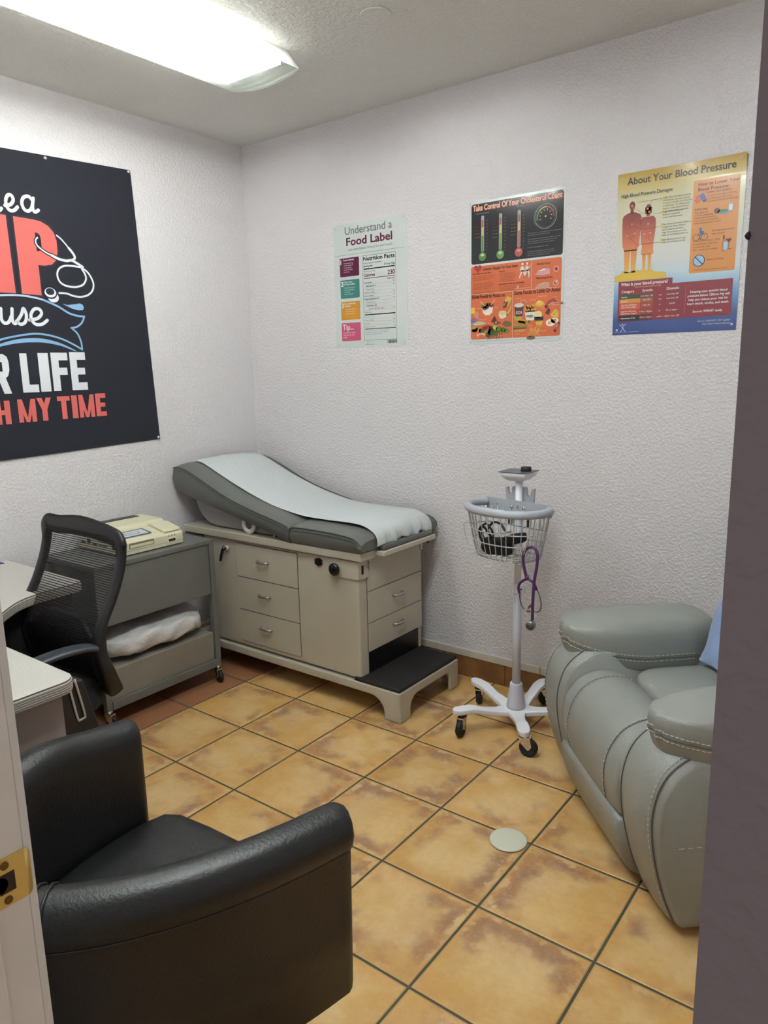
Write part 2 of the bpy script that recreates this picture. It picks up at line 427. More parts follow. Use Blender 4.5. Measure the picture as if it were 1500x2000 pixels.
# ================================================================ examination table
M_cream=pmat('cream_enamel',rgb(180,173,156),.38,coat=.25,var=(3,.04),coatr=.25)
M_cream2=pmat('cream_enamel_light',rgb(190,184,170),.4,coat=.2)
M_gap=pmat('panel_gap',rgb(40,36,32),.8)
M_vinyl=pmat('grey_vinyl',rgb(98,100,96),.42,bump=(260,.0006,2),coat=.08)
M_vinylseam=pmat('grey_vinyl_seam',rgb(72,74,70),.5)
M_rubber=pmat('black_rubber',rgb(20,18,17),.75,bump=(300,.0008))
M_blackp=pmat('black_plastic',rgb(16,16,17),.25)
M_chrome=pmat('chrome',(.75,.75,.76,1),.16,metal=1.)
M_alu=pmat('brushed_aluminium',(.52,.52,.52,1),.38,metal=1.,bump=(160,.0003))
M_paper=pmat('table_paper',rgb(196,201,202),.75,bump=(55,.0025,5))
T=thing('examination_table','cream metal medical examination table with grey padded top and black step','examination table',(.75,-.36,0))
XB=1.24; YS=-.605; YF=-.112   # body end, near side, far side
mb=MB(); mb.box(.20,XB,YS,YF,.148,.702)
mb.build('cabinet',M_cream,T,bevel=(.012,3))
# base frame: rails, arched legs
fr=MB()
def arch(u0,u1,leg,top,low,r=.075):
    """outline (u,z) of a rail with legs at the u1 end, arched inner corner"""
    pts=[(u0,low),(u1-leg-r,low)]
    for k in range(1,9):
        a=PI/2-k/8*PI/2; pts.append((u1-leg-r+r*math.cos(a),low-r+r*math.sin(a)))
    pts+=[(u1-leg,0.),(u1,0.),(u1,top),(u0,top)]
    return pts
fr.prism(arch(.06,1.462,.085,.142,.100),XZ,-.618,-.600,0)
fr.prism(arch(.06,1.462,.085,.142,.100),XZ,-.150,-.134,0)
yy0,yy1=-.618,-.134
pts=[(yy0,0),(yy0+.082,0),(yy0+.082,.045)]
for k in range(1,7):
    a=PI-k/6*PI/2; pts.append((yy0+.082+.055+.055*math.cos(a),.045+.055*math.sin(a)))
for k in range(0,7):
    a=PI/2-k/6*PI/2; pts.append((yy1-.075-.04+.04*math.cos(a),.060+.04*math.sin(a)))
pts+=[(yy1-.075,0),(yy1,0),(yy1,.142),(yy0,.142)]
fr.prism(pts,YZ,1.450,1.466,0)
fr.box(.06,1.45,-.60,-.15,.125,.142)
for xx in (.10,):
    for (ya,yb) in ((-.618,-.56),(-.19,-.134)): fr.box(xx,xx+.07,ya,yb,0,.11)
fr.build('base_frame',M_cream,T,bevel=(.007,2))
mb=MB(); mb.box(1.205,1.462,-.616,-.138,.142,.160); mb.build('step_mat',M_rubber,T,bevel=(.010,3))
mb=MB(); mb.box(XB-.01,XB+.003,-.545,-.150,.150,.262)
for yy in (-.52,-.35,-.17):
    for z in (.185,.235): mb.cyl((XB+.003,yy,z),(XB+.0045,yy,z),.0028,n=8)
mb.build('kick_plate',M_blackp,T)
# drawers on the long side
def pull(par,c,X,out,w=.034,mat=M_alu):
    """bow handle: c centre on the face, X unit along, out unit outward"""
    c,X,out=Vector(c),Vector(X),Vector(out); m=MB()
    pts=[c-X*w,c-X*w+out*.012,c-X*(w*.8)+out*.020,c+out*.023,c+X*(w*.8)+out*.020,c+X*w+out*.012,c+X*w]
    m.tube(catmull(pts,4),.0052,8,flat=1.35,up=(0,0,1)); return m.build('handle',mat,par,bevel=None)
def drawer(name,x0,x1,z0,z1,side,handle=True,mat=M_cream):
    m=MB(); g=.0018
    if side=='y':
        m.box(x0,x1,YS-.0015,YS+.01,z0,z1,1); m.box(x0+g,x1-g,YS-.005,YS+.01,z0+g,z1-g,0); m.box(x0+g,x0+g+.0022,YS-.0056,YS,z0+g,z1-g,2); m.box(x0+g,x1-g,YS-.0056,YS,z1-g-.0022,z1-g,2)  # pale left and top edge strips: a highlight put into the colour
    else:
        m.box(XB-.01,XB+.0015,x0,x1,z0,z1,1); m.box(XB-.01,XB+.005,x0+g,x1-g,z0+g,z1-g,0)
    o=m.build(name,[mat,M_gap,M_cream2],T)
    if handle:
        zc=(z0+z1)/2+.012; xc=(x0+x1)/2+(.0 if side=='y' else .01)
        if side=='y': pull(o,(xc-.015,YS-.004,zc),(1,0,0),(0,-1,0))
        else: pull(o,(XB+.004,xc,zc),(0,1,0),(1,0,0))
    return o
for z0,z1 in ((.176,.345),(.345,.517),(.517,.690)): drawer('drawer',.455,.876,z0,z1,'y')
drawer('drawer',-.548,-.118,.262,.398,'x'); drawer('drawer',-.548,-.118,.398,.548,'x')
drawer('front_panel',-.548,-.118,.548,.700,'x',False)
# collar at the near corner with slot, keeper plate
mb=MB(); mb.box(1.085,1.249,-.613,-.54,.618,.700); mb.box(1.2491,1.2505,-.593,-.577,.640,.680,1)
mb.build('corner_collar',[M_cream,M_blackp],T,bevel=(.006,2))
mb=MB(); mb.box(XB+.004,XB+.009,-.545,-.522,.655,.700); mb.cyl((XB+.009,-.533,.683),(XB+.012,-.533,.683),.004,n=10); mb.build('keeper_plate',M_alu,T)
mb=MB(); mb.box(XB+.004,XB+.009,-.128,-.112,.655,.700); mb.build('keeper_plate',M_alu,T)
# knobs and levers
mb=MB(); mb.cyl((1.125,YS-.002,.655),(1.125,YS-.022,.655),.010); mb.lathe((1.125,YS-.020,.655),[(.001,0),(.026,.000),(.029,-.006),(.029,-.012),(.022,-.019),(.001,-.021)],28,axis=(0,1,0)); mb.build('crank_wheel',M_blackp,T)
mb=MB(); mb.tube([(1.143,YS-.030,.665),(1.155,YS-.052,.672),(1.165,YS-.062,.676)],[.0045,.0045,.006],8); mb.build('crank_grip',M_blackp,T)
mb=MB(); mb.prism([(.027*math.cos(a)*(1 if i%2 else .8),.020*math.sin(a)*(1 if i%2 else .95)) for i,a in enumerate([2*PI*k/12 for k in range(12)])],lambda a,b,d:Vector((1.010+a,d,.668+b)),YS-.006,YS+.002); mb.cyl((1.010,YS-.006,.668),(1.010,YS-.010,.668),.011); mb.build('socket_outlet',M_blackp,T,bevel=(.002,2))
mb=MB(); mb.tube([(.392,YS-.0,.655),(.392,YS-.018,.655)],.013,12,mi=1); mb.tube([(.392,YS-.020,.662),(.384,YS-.030,.648),(.376,YS-.036,.618),(.370,YS-.038,.590)],[.011,.009,.007,.006],8); mb.build('release_lever',[M_blackp,M_cream2],T)
mb=MB(); mb.box(.05,.33,-.60,-.585,.690,.708); mb.build('slide_rail',M_blackp,T)
# table deck
mb=MB(); mb.box(.062,1.272,-.626,-.085,.706,.742); mb.build('deck',M_cream,T,bevel=(.004,2))
mb=MB(); mb.box(1.10,1.322,-.520,-.105,.716,.738); mb.build('leg_extension_board',M_cream2,T,bevel=(.003,2))
mb=MB(); mb.box(1.10,1.312,-.505,-.110,.738,.766); mb.build('leg_extension_pad',M_vinyl,T,bevel=(.012,4))
mb=MB(); mb.tube([(1.20,-.083,.705),(1.24,-.078,.700),(1.262,-.078,.690)],.010,8); mb.build('end_knob',M_blackp,T)
# cushions
def cushion(name,top,bot,y0,y1,crown=.018,mat=M_vinyl):
    """top, bot: matching (x,z) rows; crowned across y"""
    top=[Vector((p[0],0,p[1])) for p in top]; bot=[Vector((p[0],0,p[1])) for p in bot]
    tt=catmull(top,5); bb=catmull(bot,5); n=len(tt)
    ys=[0,.0,.02,.07,.16,.5,.84,.93,.98,1.,1.]; cr=[None,0,.35,.75,1,1.15,1,.75,.35,0,None]
    m=MB(); rings=[]
    for i in range(n):
        ring=[]
        for f,c in zip(ys,cr):
            y=y0+(y1-y0)*f
            if c is None: continue
            p=tt[i]; ring.append((p.x,y,p.z+crown*c))
        for f in (1.,.0): 
            y=y0+(y1-y0)*f; mid=(tt[i]+bb[i])/2; s=1 if f>.5 else -1
            if f>.5: ring.append((mid.x,y+.006*s,mid.z)); ring.append((bb[i].x,y-.012*s,bb[i].z))
            else: ring.append((bb[i].x,y-.012*s,bb[i].z)); ring.append((mid.x,y+.006*s,mid.z))
        rings.append(ring)
    # taper both ends so they read as stuffed
    m.loft(rings,0,True,True)
    o=m.build(name,mat,T,bevel=(.010,3),ang=50)
    for y in (y0-.001,y1+.001):
        s=MB(); s.tube([(p.x,y,p.z+.002) for p in tt],.0030,6); s.build('piping',M_vinylseam,o)
        s=MB(); s.tube([(p.x,y+(.006 if y>-.3 else -.004),p.z-.011) for p in tt],.0012,5); s.build('seam',M_vinylseam,o)
    return o,tt
backr,_t=cushion('backrest_cushion',[(.040,1.040),(.065,1.047),(.130,1.040),(.232,1.004),(.434,.924),(.614,.874),(.760,.842),(.850,.818),(.862,.800)],
        [(.028,.935),(.060,.918),(.110,.908),(.220,.880),(.400,.845),(.570,.808),(.720,.776),(.840,.745),(.856,.742)],-.640,-.045)
seatc,_t=cushion('seat_cushion',[(.868,.806),(.890,.820),(1.00,.822),(1.131,.820),(1.215,.814),(1.262,.803),(1.290,.780)],
        [(.864,.744),(.890,.744),(1.00,.744),(1.131,.744),(1.215,.744),(1.270,.745),(1.288,.752)],-.640,-.045)
# moulded tray under the head end and its roll ring
M_shell=pmat('moulded_shell',rgb(150,146,146),.5)
mb=MB(); mb.prism([(.115,.915),(.118,.880),(.135,.830),(.165,.790),(.205,.762),(.26,.748),(.66,.744),(.80,.760),(.60,.80),(.35,.86)],XZ,-.575,-.11); mb.build('head_tray',M_shell,T,bevel=(.01,3))
mb=MB(); mb.tube([(.548+.036*math.cos(a),-.600,.790+.036*math.sin(a)) for a in [2*PI*k/28 for k in range(28)]],.008,8,closed=True,flat=1.6); mb.build('roll_ring',pmat('white_plastic',rgb(208,206,202),.4),T)
mb=MB(); mb.box(.70,.712,-.585,-.575,.742,.80); mb.build('support_strut',M_alu,T)
# --- paper
prof=[(.070,1.066),(.130,1.060),(.210,1.032),(.330,.984),(.460,.936),(.596,.895),(.720,.868),(.821,.852),(.894,.848),(1.02,.847),(1.144,.847),(1.215,.842),(1.262,.826),(1.292,.800),(1.302,.772),(1.300,.757)]
pp=catmull([Vector((a,0,b)) for a,b in prof],5)
mb=MB(); rows=[]; NY=36
for i,p in enumerate(pp):
    t=i/(len(pp)-1); row=[]
    for j in range(NY+1):
        f=j/NY; y=-.525+f*.425
        y=y+( -.012*t if f<.5 else .0)
        wr=max(0,(t-.78))/.22
        dz=.010*math.sin(PI*f)*(1-.4*t)+.004+wr*(.0035*math.sin(f*41+t*9)+.003*math.sin(f*23+2))+.0008*math.sin(f*17+t*30)
        dx=wr*(.006*math.sin(f*31+t*5)+.004*math.sin(f*67))
        hem=0.007*math.sin(f*19) * max(0,(t-.93)/.07)
        row.append((p.x+dx,y,p.z+dz+hem))
    rows.append(row)
vs=[q for r in rows for q in r]; W=NY+1
fs=[(i*W+j,i*W+j+1,(i+1)*W+j+1,(i+1)*W+j) for i in range(len(rows)-1) for j in range(NY)]
mb.add(vs,fs,0,True)
pa=mb.build('table_paper',M_paper); sd=pa.modifiers.new('thick','SOLIDIFY'); sd.thickness=.0012; sd.offset=1
tag(pa,'white crinkled exam paper strip draped along the grey examination table cushion','table paper')

# ================================================================ rolling cart
M_cart=pmat('cart_grey_enamel',rgb(104,104,100),.45,var=(5,.05),bump=(120,.0003))
M_cart2=pmat('cart_board',rgb(128,122,112),.55,var=(4,.06))
M_wheel=pmat('caster_tyre',rgb(22,22,22),.6)
M_fork=pmat('caster_zinc',(.58,.56,.50,1),.32,metal=1.)
CX0,CX1,CY0,CY1=.045,.450,-1.385,-.745
Cc=thing('utility_cart','grey metal rolling utility cart beside the examination table','cart',((CX0+CX1)/2,(CY0+CY1)/2,0))
mb=MB(); mb.box(CX0,CX1,CY0,CY1,.713,.735); mb.build('top_panel',M_cart,Cc,bevel=(.003,2))
mb=MB(); mb.box(CX0+.01,CX1-.006,CY0+.022,CY1-.03,.462,.713); mb.build('cabinet_body',M_cart,Cc,bevel=(.003,2))
for x in (CX0,CX1-.028):
    for y in (CY0,CY1-.028):
        mb=MB(); mb.box(x,x+.028,y,y+.028,.083,.713); mb.build('post',M_cart,Cc,bevel=(.002,2))
mb=MB(); mb.box(CX0,CX1+.0,CY0+.028,CY1-.028,.088,.100); mb.box(CX1-.004,CX1+.004,CY0+.028,CY1-.028,.085,.125); mb.build('bottom_shelf',M_cart,Cc,bevel=(.002,2))
mb=MB(); mb.box(CX0+.02,CX1-.012,CY0+.03,CY1-.03,.112,.262); mb.box(CX0+.02,CX1-.010,CY0+.03,CY1-.03,.100,.112,1); mb.build('middle_bin',[M_cart2,M_gap],Cc,bevel=(.003,2))
def caster(par,x,y,ztop,r,ang,world=True,names=('caster',),fork=M_fork,brake=None,wd=.018):
    c,s=math.cos(ang),math.sin(ang); D=Vector((c,s,0)); N_=Vector((-s,c,0)); ax=Vector((x,y,r))+D*r*.55
    m=MB(); m.cyl((x,y,ztop),(x,y,ztop-.008),.018,n=16); m.cyl((x,y,ztop-.006),(x,y,2*r+.004),.010,n=12)
    m.obox(Vector((x,y,2*r+.006))+D*r*.15,D*r*.62,N_*(wd/2+.004),Vector((0,0,.0035)))
    for sg in (-1,1):
        pl=[(-.45*r,2*r+.008),(.75*r,2*r+.008),(.95*r,r*1.25),(.62*r,r*.82),(.42*r,r*.9),(-.2*r,r*1.5)]
        m.prism(pl,lambda a,b,d:Vector((x,y,0))+D*a+N_*d+Vector((0,0,b)),sg*(wd/2+.002),sg*(wd/2+.0045))
    m.cyl(ax-N_*(wd/2+.007),ax+N_*(wd/2+.007),.0045,n=10)
    o=m.build('caster',fork,par,world)
    m=MB(); R_=r
    m.lathe(ax,[(.004,-wd/2+.002),(R_*.62,-wd/2+.002),(R_*.66,-wd/2),(R_*.92,-wd/2),(R_,-wd/4),(R_,wd/4),(R_*.92,wd/2),(R_*.66,wd/2),(R_*.62,wd/2-.002),(.004,wd/2-.002)],28,0,axis=N_)
    m.build('wheel',M_wheel,o,world)
    if brake:
        m=MB(); b0=Vector((x,y,2*r-.004))+D*(.3*r)
        m.loft([selring(b0+D*(.0+t*.9*r)+Vector((0,0,.006-t*t*1.05*r)),N_*(.011+.004*t),Vector((0,0,.004))+D*.002,14,3) for t in (0,.2,.4,.6,.8,1.0,1.1)],0)
        m.build('brake_pedal',brake,o,world)
    return o
for x,y,a in ((CX1-.014,CY1-.014,-.3),(CX1-.014,CY0+.014,.2),(CX0+.02,CY1-.014,.5),(CX0+.02,CY0+.014,.4)): caster(Cc,x,y,.085,.031,a)
# white wrapped pillow on the shelf
def pillow(name,c,hx,hy,hz,mat,seed,n=26,wr=.005):
    rnd=random.Random(seed); ph=[rnd.uniform(0,6) for _ in range(6)]; rings=[]; m=MB(); NS=30
    for i in range(NS+1):
        t=-1+2*i/NS; k=(1-abs(t)**4.5)**(1/2.6) if abs(t)<1 else .05
        ring=selring((c[0],c[1]+hy*t,c[2]),(hx*max(k,.12),0,0),(0,0,hz*max(k*.9+.02,.1)),36,3.2)
        rr=[]
        for j,p in enumerate(ring):
            a=2*PI*j/36; d=wr*(math.sin(3*a+t*9+ph[0])+.7*math.sin(7*a-t*13+ph[1])+.8*math.sin(t*31+2*a+ph[2])*(abs(t)**2)*1.6)
            q=Vector(p)-Vector((c[0],c[1]+hy*t,c[2])); L=q.length or 1
            rr.append(p+q/L*d)
        rings.append(rr)
    m.loft(rings,0); return m.build(name,mat)
M_wrap=pmat('white_plastic_wrap',rgb(206,204,204),.42,bump=(38,.007,6),coat=.15)
pw=pillow('wrapped_pillow',(.248,-1.06,.338),.190,.292,.072,M_wrap,3,wr=.006)
tag(pw,'white plastic-wrapped pillow lying on the lower shelf of the grey cart','pillow')

# ================================================================ ECG machine on the cart
M_ecg=pmat('ecg_ivory_plastic',rgb(206,202,172),.5,bump=(400,.0002))
M_ink=pmat('ecg_dark_print',rgb(40,42,52),.5)
E_=thing('ecg_machine','ivory desktop electrocardiograph machine lying on top of the grey cart','medical machine',(.22,-1.045,.735))
x0,x1,y0,y1=.055,.400,-1.215,-.882
sec=[(x0,.738),(x1-.002,.738),(x1,.742),(x1,.790),(x1-.016,.806),(.265,.826),(.250,.842),(.11,.845),(x0+.008,.842),(x0,.835)]
mb=MB(); mb.prism(sec,lambda a,b,d:Vector((a,d,b)),y0,y1); mb.build('housing',M_ecg,E_,bevel=(.006,3))
mb=MB(); mb.prism([(.395,.803),(.268,.824),(.268,.832),(.300,.835),(.388,.815)],lambda a,b,d:Vector((a,d,b)),-.985,-.890); mb.build('printer_cover',M_ecg,E_,bevel=(.004,3))
mb=MB()
for (ya,yb,f0,f1,mi) in ((-1.195,-1.03,.15,.80,0),(-1.185,-1.04,.22,.72,1),(-1.150,-1.075,.36,.58,0),(-1.145,-1.080,.39,.55,1)):
    a=Vector((.388,0,.8082)); b=Vector((.268,0,.8262)); k=.0006+.0002*mi+(.0004 if f0>.3 else 0)
    P0=a+(b-a)*f0; P1=a+(b-a)*f1
    mb.add([(P0.x,ya,P0.z+k),(P0.x,yb,P0.z+k),(P1.x,yb,P1.z+k),(P1.x,ya,P1.z+k)],[(0,1,2,3)],mi)
mb.build('key_panel',[pmat('ecg_blue_line',rgb(70,84,120),.5),pmat('ecg_label',rgb(196,200,196),.4)],E_)
mb=MB(); mb.box(x1-.001,x1+.0008,y0+.04,-1.045,.765,.790,1); mb.box(x1-.001,x1+.0016,y0+.045,-1.05,.768,.781,0)
mb.box(x1-.001,x1+.0006,y0,y1,.7555,.757,2); mb.build('paper_slot',[M_ecg,pmat('ecg_shadow_gap',rgb(120,114,90),.6),pmat('ecg_seam',rgb(150,146,120),.6)],E_)
mb=MB(); mb.box(x1,x1+.0035,-.972,-.925,.754,.776,0); mb.box(x1+.003,x1+.0045,-.967,-.930,.759,.771,1)
for k in range(3): mb.box(x1,x1+.0008,-.966+.017*k,-.961+.017*k,.783,.788,1)
mb.build('lead_socket',[pmat('socket_cream',rgb(226,222,196),.4),M_ink],E_)
mb=MB(); mb.box(x0+.03,x0+.075,-1.16,-.93,.843,.8475); mb.build('carry_handle',pmat('ecg_dark_handle',rgb(52,52,50),.5),E_,bevel=(.002,2))
mb=MB()
for (xa,xb,za,zb) in ((.085,.118,.764,.776),(.135,.160,.770,.792),(.178,.190,.766,.778),(.196,.208,.766,.778),(.225,.29,.770,.773)):
    mb=MB(); mb.box(xa,xb,y0-.0018,y0,za,zb); mb.build('port',M_ink,E_)
mb=MB(); mb.cyl((.345,y0,.775),(.345,y0-.003,.775),.012,n=16); mb.build('dial',M_ink,E_)

# ================================================================ vital signs stand
M_wht=pmat('stand_white_coat',rgb(232,232,238),.35,coat=.15)
M_wht2=pmat('stand_pole_coat',rgb(200,200,208),.4)
M_grey=pmat('bracket_grey',rgb(168,172,180),.45)
M_wire=pmat('wire_coat',rgb(178,180,180),.35,metal=.2)
M_blk=pmat('soft_black',rgb(18,18,20),.5)
SX,SY=1.88,-.34
S_=thing('vital_signs_stand','white wheeled vital signs stand with wire basket, against the back wall','medical stand',(SX,SY,0))
mb=MB(); mb.cyl((SX,SY,.15),(SX,SY,.632),.0175,n=28); mb.build('lower_pole',M_wht2,S_)
mb=MB(); mb.cyl((SX,SY,.62),(SX,SY,1.085),.0148,n=28); mb.build('upper_pole',M_wht,S_)
mb=MB(); mb.cyl((SX,SY,.600),(SX,SY,.640),.0215,n=28); mb.box(SX+.010,SX+.034,SY-.014,SY+.006,.604,.636); mb.cyl((SX+.024,SY-.014,.622),(SX+.024,SY-.018,.622),.004,n=10,mi=1); mb.build('collar',[M_wht,M_blk],S_,bevel=(.002,2),ang=60)
mb=MB(); mb.lathe((SX,SY,0),[(.001,.088),(.040,.088),(.0395,.100),(.0375,.118),(.027,.190),(.026,.198),(.0235,.201),(.018,.200),(.001,.200)],36); mb.build('base_cone',M_wht2,S_)
angs=[-56,-128,160,88,16]
mb=MB()
for k,a in enumerate(angs):
    a=math.radians(a); D=Vector((math.cos(a),math.sin(a),0)); N_=Vector((-D.y,D.x,0))
    L_=.27 if k not in (3,) else .26
    st=[(0.0,.036,.076),(.05,.036,.076),(.085,.027,.079),(.14,.0225,.088),(.185,.0235,.103),(.205,.025,.1075),(.235,.026,.1075),(L_-.012,.0255,.1075),(L_+.004,.021,.1075),(L_+.014,.013,.1075),(L_+.018,.004,.1075)]
    rings=[]
    for r,w_,z in st:
        c=Vector((SX,SY,0))+D*r; h=.0115
        rings.append([c+N_*(w_-.003)+V(0,0,z+h),c+N_*w_+V(0,0,z+h-.004),c+N_*w_+V(0,0,z-h+.004),c+N_*(w_-.004)+V(0,0,z-h),
                      c-N_*(w_-.004)+V(0,0,z-h),c-N_*w_+V(0,0,z-h+.004),c-N_*w_+V(0,0,z+h-.004),c-N_*(w_-.003)+V(0,0,z+h)])
    m=MB(); m.loft(rings,0,True); m.build('leg',M_wht,S_,bevel=(.002,2),ang=50)
    mb.v.extend([]) 
mb=MB(); mb.lathe((SX,SY,0),[(.001,.064),(.050,.064),(.056,.070),(.056,.084),(.050,.0885),(.001,.0885)],30); mb.build('hub',M_wht,S_)
cdir=[.2,-1.4,1.9,1.2,.3]
for k,a in enumerate(angs):
    a_=math.radians(a); x=SX+.245*math.cos(a_); y=SY+.245*math.sin(a_)
    c_=caster(S_,x,y,.097,.0375,cdir[k],brake=M_blk,fork=M_chrome,wd=.022)
    m=MB(); m.cyl((x,y,.097),(x,y,.082),.0185,n=20); m.build('swivel_cap',M_blk,S_)
# top mount
mb=MB(); rings=[]
for z,hx,hy in ((1.074,.030,.028),(1.078,.040,.036),(1.092,.056,.050),(1.103,.060,.054),(1.110,.060,.054)):
    rings.append(selring((SX-.004,SY,z),(hx,0,0),(0,hy,0),32,12))
mb.loft(rings,0,True); mb.build('mount_head',M_wht,S_)
mb=MB(); mb.box(SX-.067,SX+.061,SY-.058,SY+.056,1.110,1.113); mb.build('mount_plate',pmat('dark_plate',rgb(92,94,98),.4),S_,bevel=(.001,1))
mb=MB(); mb.lathe((SX+.028,SY+.004,0),[(.001,1.113),(.021,1.113),(.022,1.116),(.021,1.128),(.018,1.131),(.001,1.131)],24); mb.build('mount_knob',M_blk,S_)
# cradle bracket behind the pole
mb=MB(); mb.prism([(1.818,.985),(1.812,1.040),(1.826,1.045),(1.829,1.020),(1.834,1.012),(1.840,1.020),(1.842,1.045),(1.856,1.046),(1.905,1.047),(1.909,1.040),(1.912,1.014),(1.918,1.008),(1.924,1.014),(1.930,1.040),(1.944,1.043),(1.940,.982),(1.930,.980),(1.928,.900),(1.925,.880),(1.912,.880),(1.910,.930),(1.850,.930),(1.846,.885),(1.826,.885),(1.824,.980)],XZ,SY+.010,SY+.022)
mb.box(1.850,1.905,SY,SY+.03,.93,.975); mb.build('cradle_bracket',M_grey,S_,bevel=(.002,2))
for k in range(6):
    for xx in (1.829,1.914): mb=MB(); mb.box(xx,xx+.012,SY+.004,SY+.010,.884+.007*k,.888+.007*k); mb.build('slot',M_blk,S_)
for xx in (1.826,1.926): mb=MB(); mb.box(xx,xx+.013,SY+.004,SY+.010,.974,.979); mb.build('slot',M_blk,S_)
# basket
Bo=Vector((1.900,-.385,0)); bx=Vector((.981,-.194,0)); by=Vector((-.194,-.981,0))
def BP(x,f,z): return Bo+bx*x+by*f+Vector((0,0,z))
rim=[(-.158,.006),(-.172,.035),(-.176,.075),(-.160,.120),(-.122,.158),(-.065,.185),(0,.195),(.065,.190),(.125,.168),(.166,.125),(.180,.078),(.174,.035),(.158,.006)]
mb=MB(); mb.tube(catmull([BP(x,f,.980) for x,f in rim],5),.0165,14); rimo=mb.build('basket_rail',M_grey,S_)
mb=MB(); mb.obox(BP(0,.002,.975),bx*.163,by*.0015,V(0,0,.024),0); mb.build('basket_back_plate',M_grey,S_)
for x in (-.03,.03): mb=MB(); mb.lathe(BP(x,.004,.972),[(.001,.005),(.004,.005),(.0065,.002),(.0065,0)],12,axis=by); mb.build('screw',M_chrome,S_)
for x in (-.125,-.105,.118): mb=MB(); mb.lathe(BP(x,.0036,.975),[(.001,.001),(.003,.001),(.003,0)],8,axis=by); mb.build('rivet',M_chrome,S_)
mb=MB(); c0=BP(0,.0042,.972); mb.add([c0-bx*.008-V(0,0,.007),c0+bx*.008-V(0,0,.007),c0+V(0,0,.009)],[(0,1,2)]); mb.add([c0+by*.0002-bx*.0058-V(0,0,.0055),c0+by*.0002+bx*.0058-V(0,0,.0055),c0+by*.0002+V(0,0,.0062)],[(0,1,2)],1)
mb.add([c0+by*.0004-bx*.0008-V(0,0,.001),c0+by*.0004+bx*.0008-V(0,0,.001),c0+by*.0004+bx*.0008+V(0,0,.004),c0+by*.0004-bx*.0008+V(0,0,.004)],[(0,1,2,3)])
mb.add([c0+by*.0004-bx*.0008-V(0,0,.0035),c0+by*.0004+bx*.0008-V(0,0,.0035),c0+by*.0004+bx*.0008-V(0,0,.002),c0+by*.0004-bx*.0008-V(0,0,.002)],[(0,1,2,3)])
mb.build('warning_symbol',[M_blk,M_grey],S_,smooth=False)
def ring_at(f,scale,shift=0):   # closed D outline incl. straight back
    return [((x)*scale,(fy)*scale+shift) for x,fy in rim]
wr=MB()
levels=[(.965,1.,0),(.897,.93,.004),(.850,.875,.007),(.797,.80,.010)]
dense=lambda s,sh: catmull([Vector((x*s,f*s+sh,0)) for x,f in rim],6)
L0=dense(1,0); N0=len(L0)
for z,s,sh in levels[1:]:
    P_=[BP(p.x,p.y,z) for p in dense(s,sh)]
    wr.tube(P_+[BP(rim[-1][0]*s,.008,z),BP(rim[0][0]*s,.008,z),P_[0]],.0023,6)
K=27
idx=[round(i*(N0-1)/(K-1)) for i in range(K)]
for i in idx:
    pts=[]
    for z,s,sh in levels: q=dense(s,sh)[i]; pts.append(BP(q.x,q.y,z))
    q=dense(.80,.010)[i]
    pts.append(BP(q.x*.97,q.y*.97,.787)); pts.append(BP(q.x*.80,.010+q.y*.80,.783))
    wr.tube(catmull(pts,2),.0019,5)
for j in range(9):
    x=-.12+.03*j
    wr.tube([BP(x*1.1,.008,.965),BP(x*1.02,.009,.86),BP(x,.010,.790),BP(x,.02,.784),BP(x,.145,.784)],.0019,5)
for f in (.04,.085,.125): wr.tube([BP(-.128,f,.7865),BP(.135,f,.7865)],.0019,5)
wr.build('wire_cage',M_wire,S_)
hk=MB(); hk.tube(catmull([BP(.150,.14,.905),BP(.175,.165,.908),BP(.178,.170,.890),BP(.160,.165,.845),BP(.150,.16,.832),BP(.132,.15,.836),BP(.126,.145,.850)],5),.0022,6); hk.build('cable_hook',M_wire,S_)
hk=MB(); hk.tube(catmull([BP(.165,.07,.975),BP(.186,.09,.968),BP(.190,.09,.945),BP(.178,.085,.925),BP(.166,.08,.935),BP(.163,.078,.955)],5),.0026,6); hk.build('side_loop',M_wire,S_)
hk=MB(); hk.tube(catmull([BP(-.150,.10,.900),BP(-.176,.12,.905),BP(-.182,.12,.880),BP(-.165,.115,.822),BP(-.150,.11,.812),BP(-.125,.10,.812)],5),.0022,6); hk.build('cable_hook',M_wire,S_)
mb=MB(); mb.tube([(SX+.018,SY-.012,.745),(SX+.024,SY-.016,.745),(SX+.024,SY-.016,.712),(SX+.018,SY-.012,.712)],.0018,6); mb.build('pole_clip',M_wire,S_)

# black pressure cuff and its cord in the basket
M_cuff=pmat('black_cuff_fabric',rgb(14,14,16),.75,bump=(220,.0008))
cf=thing('pressure_cuff','black folded blood pressure cuff lying in the wire basket','cuff',tuple(BP(-.01,.09,.787)))
mb=MB(); rings=[]
for i,t in enumerate([-1,-.92,-.6,-.2,.2,.6,.92,1]):
    w_=.036*(1-.3*abs(t)**6); h_=.034*(1-.35*abs(t)**6)
    rings.append(selring(BP(-.035+.075*t,.085+.01*t,.822+.006*math.sin(3*t)),by*w_,V(0,0,h_),26,4.5))
mb.loft(rings,0); mb.build('folded_cuff',M_cuff,cf,subsurf=1)
mb=MB(); rings=[]
for t in [-1,-.9,-.4,.2,.7,1]:
    rings.append(selring(BP(.045+.045*t,.075,.862+.012*t),by*.030*(1-.2*abs(t)**5),V(0,0,.022*(1-.3*abs(t)**5)),22,4))
mb.loft(rings,0); mb.build('cuff_flap',M_cuff,cf,subsurf=1)
mb=MB(); mb.obox(BP(.005,.09,.884),bx*.024+V(0,0,.006),by*.014,V(0,0,.004)); mb.build('pale_tag',pmat('pale_tag',rgb(176,182,184),.4),cf,bevel=(.001,1))
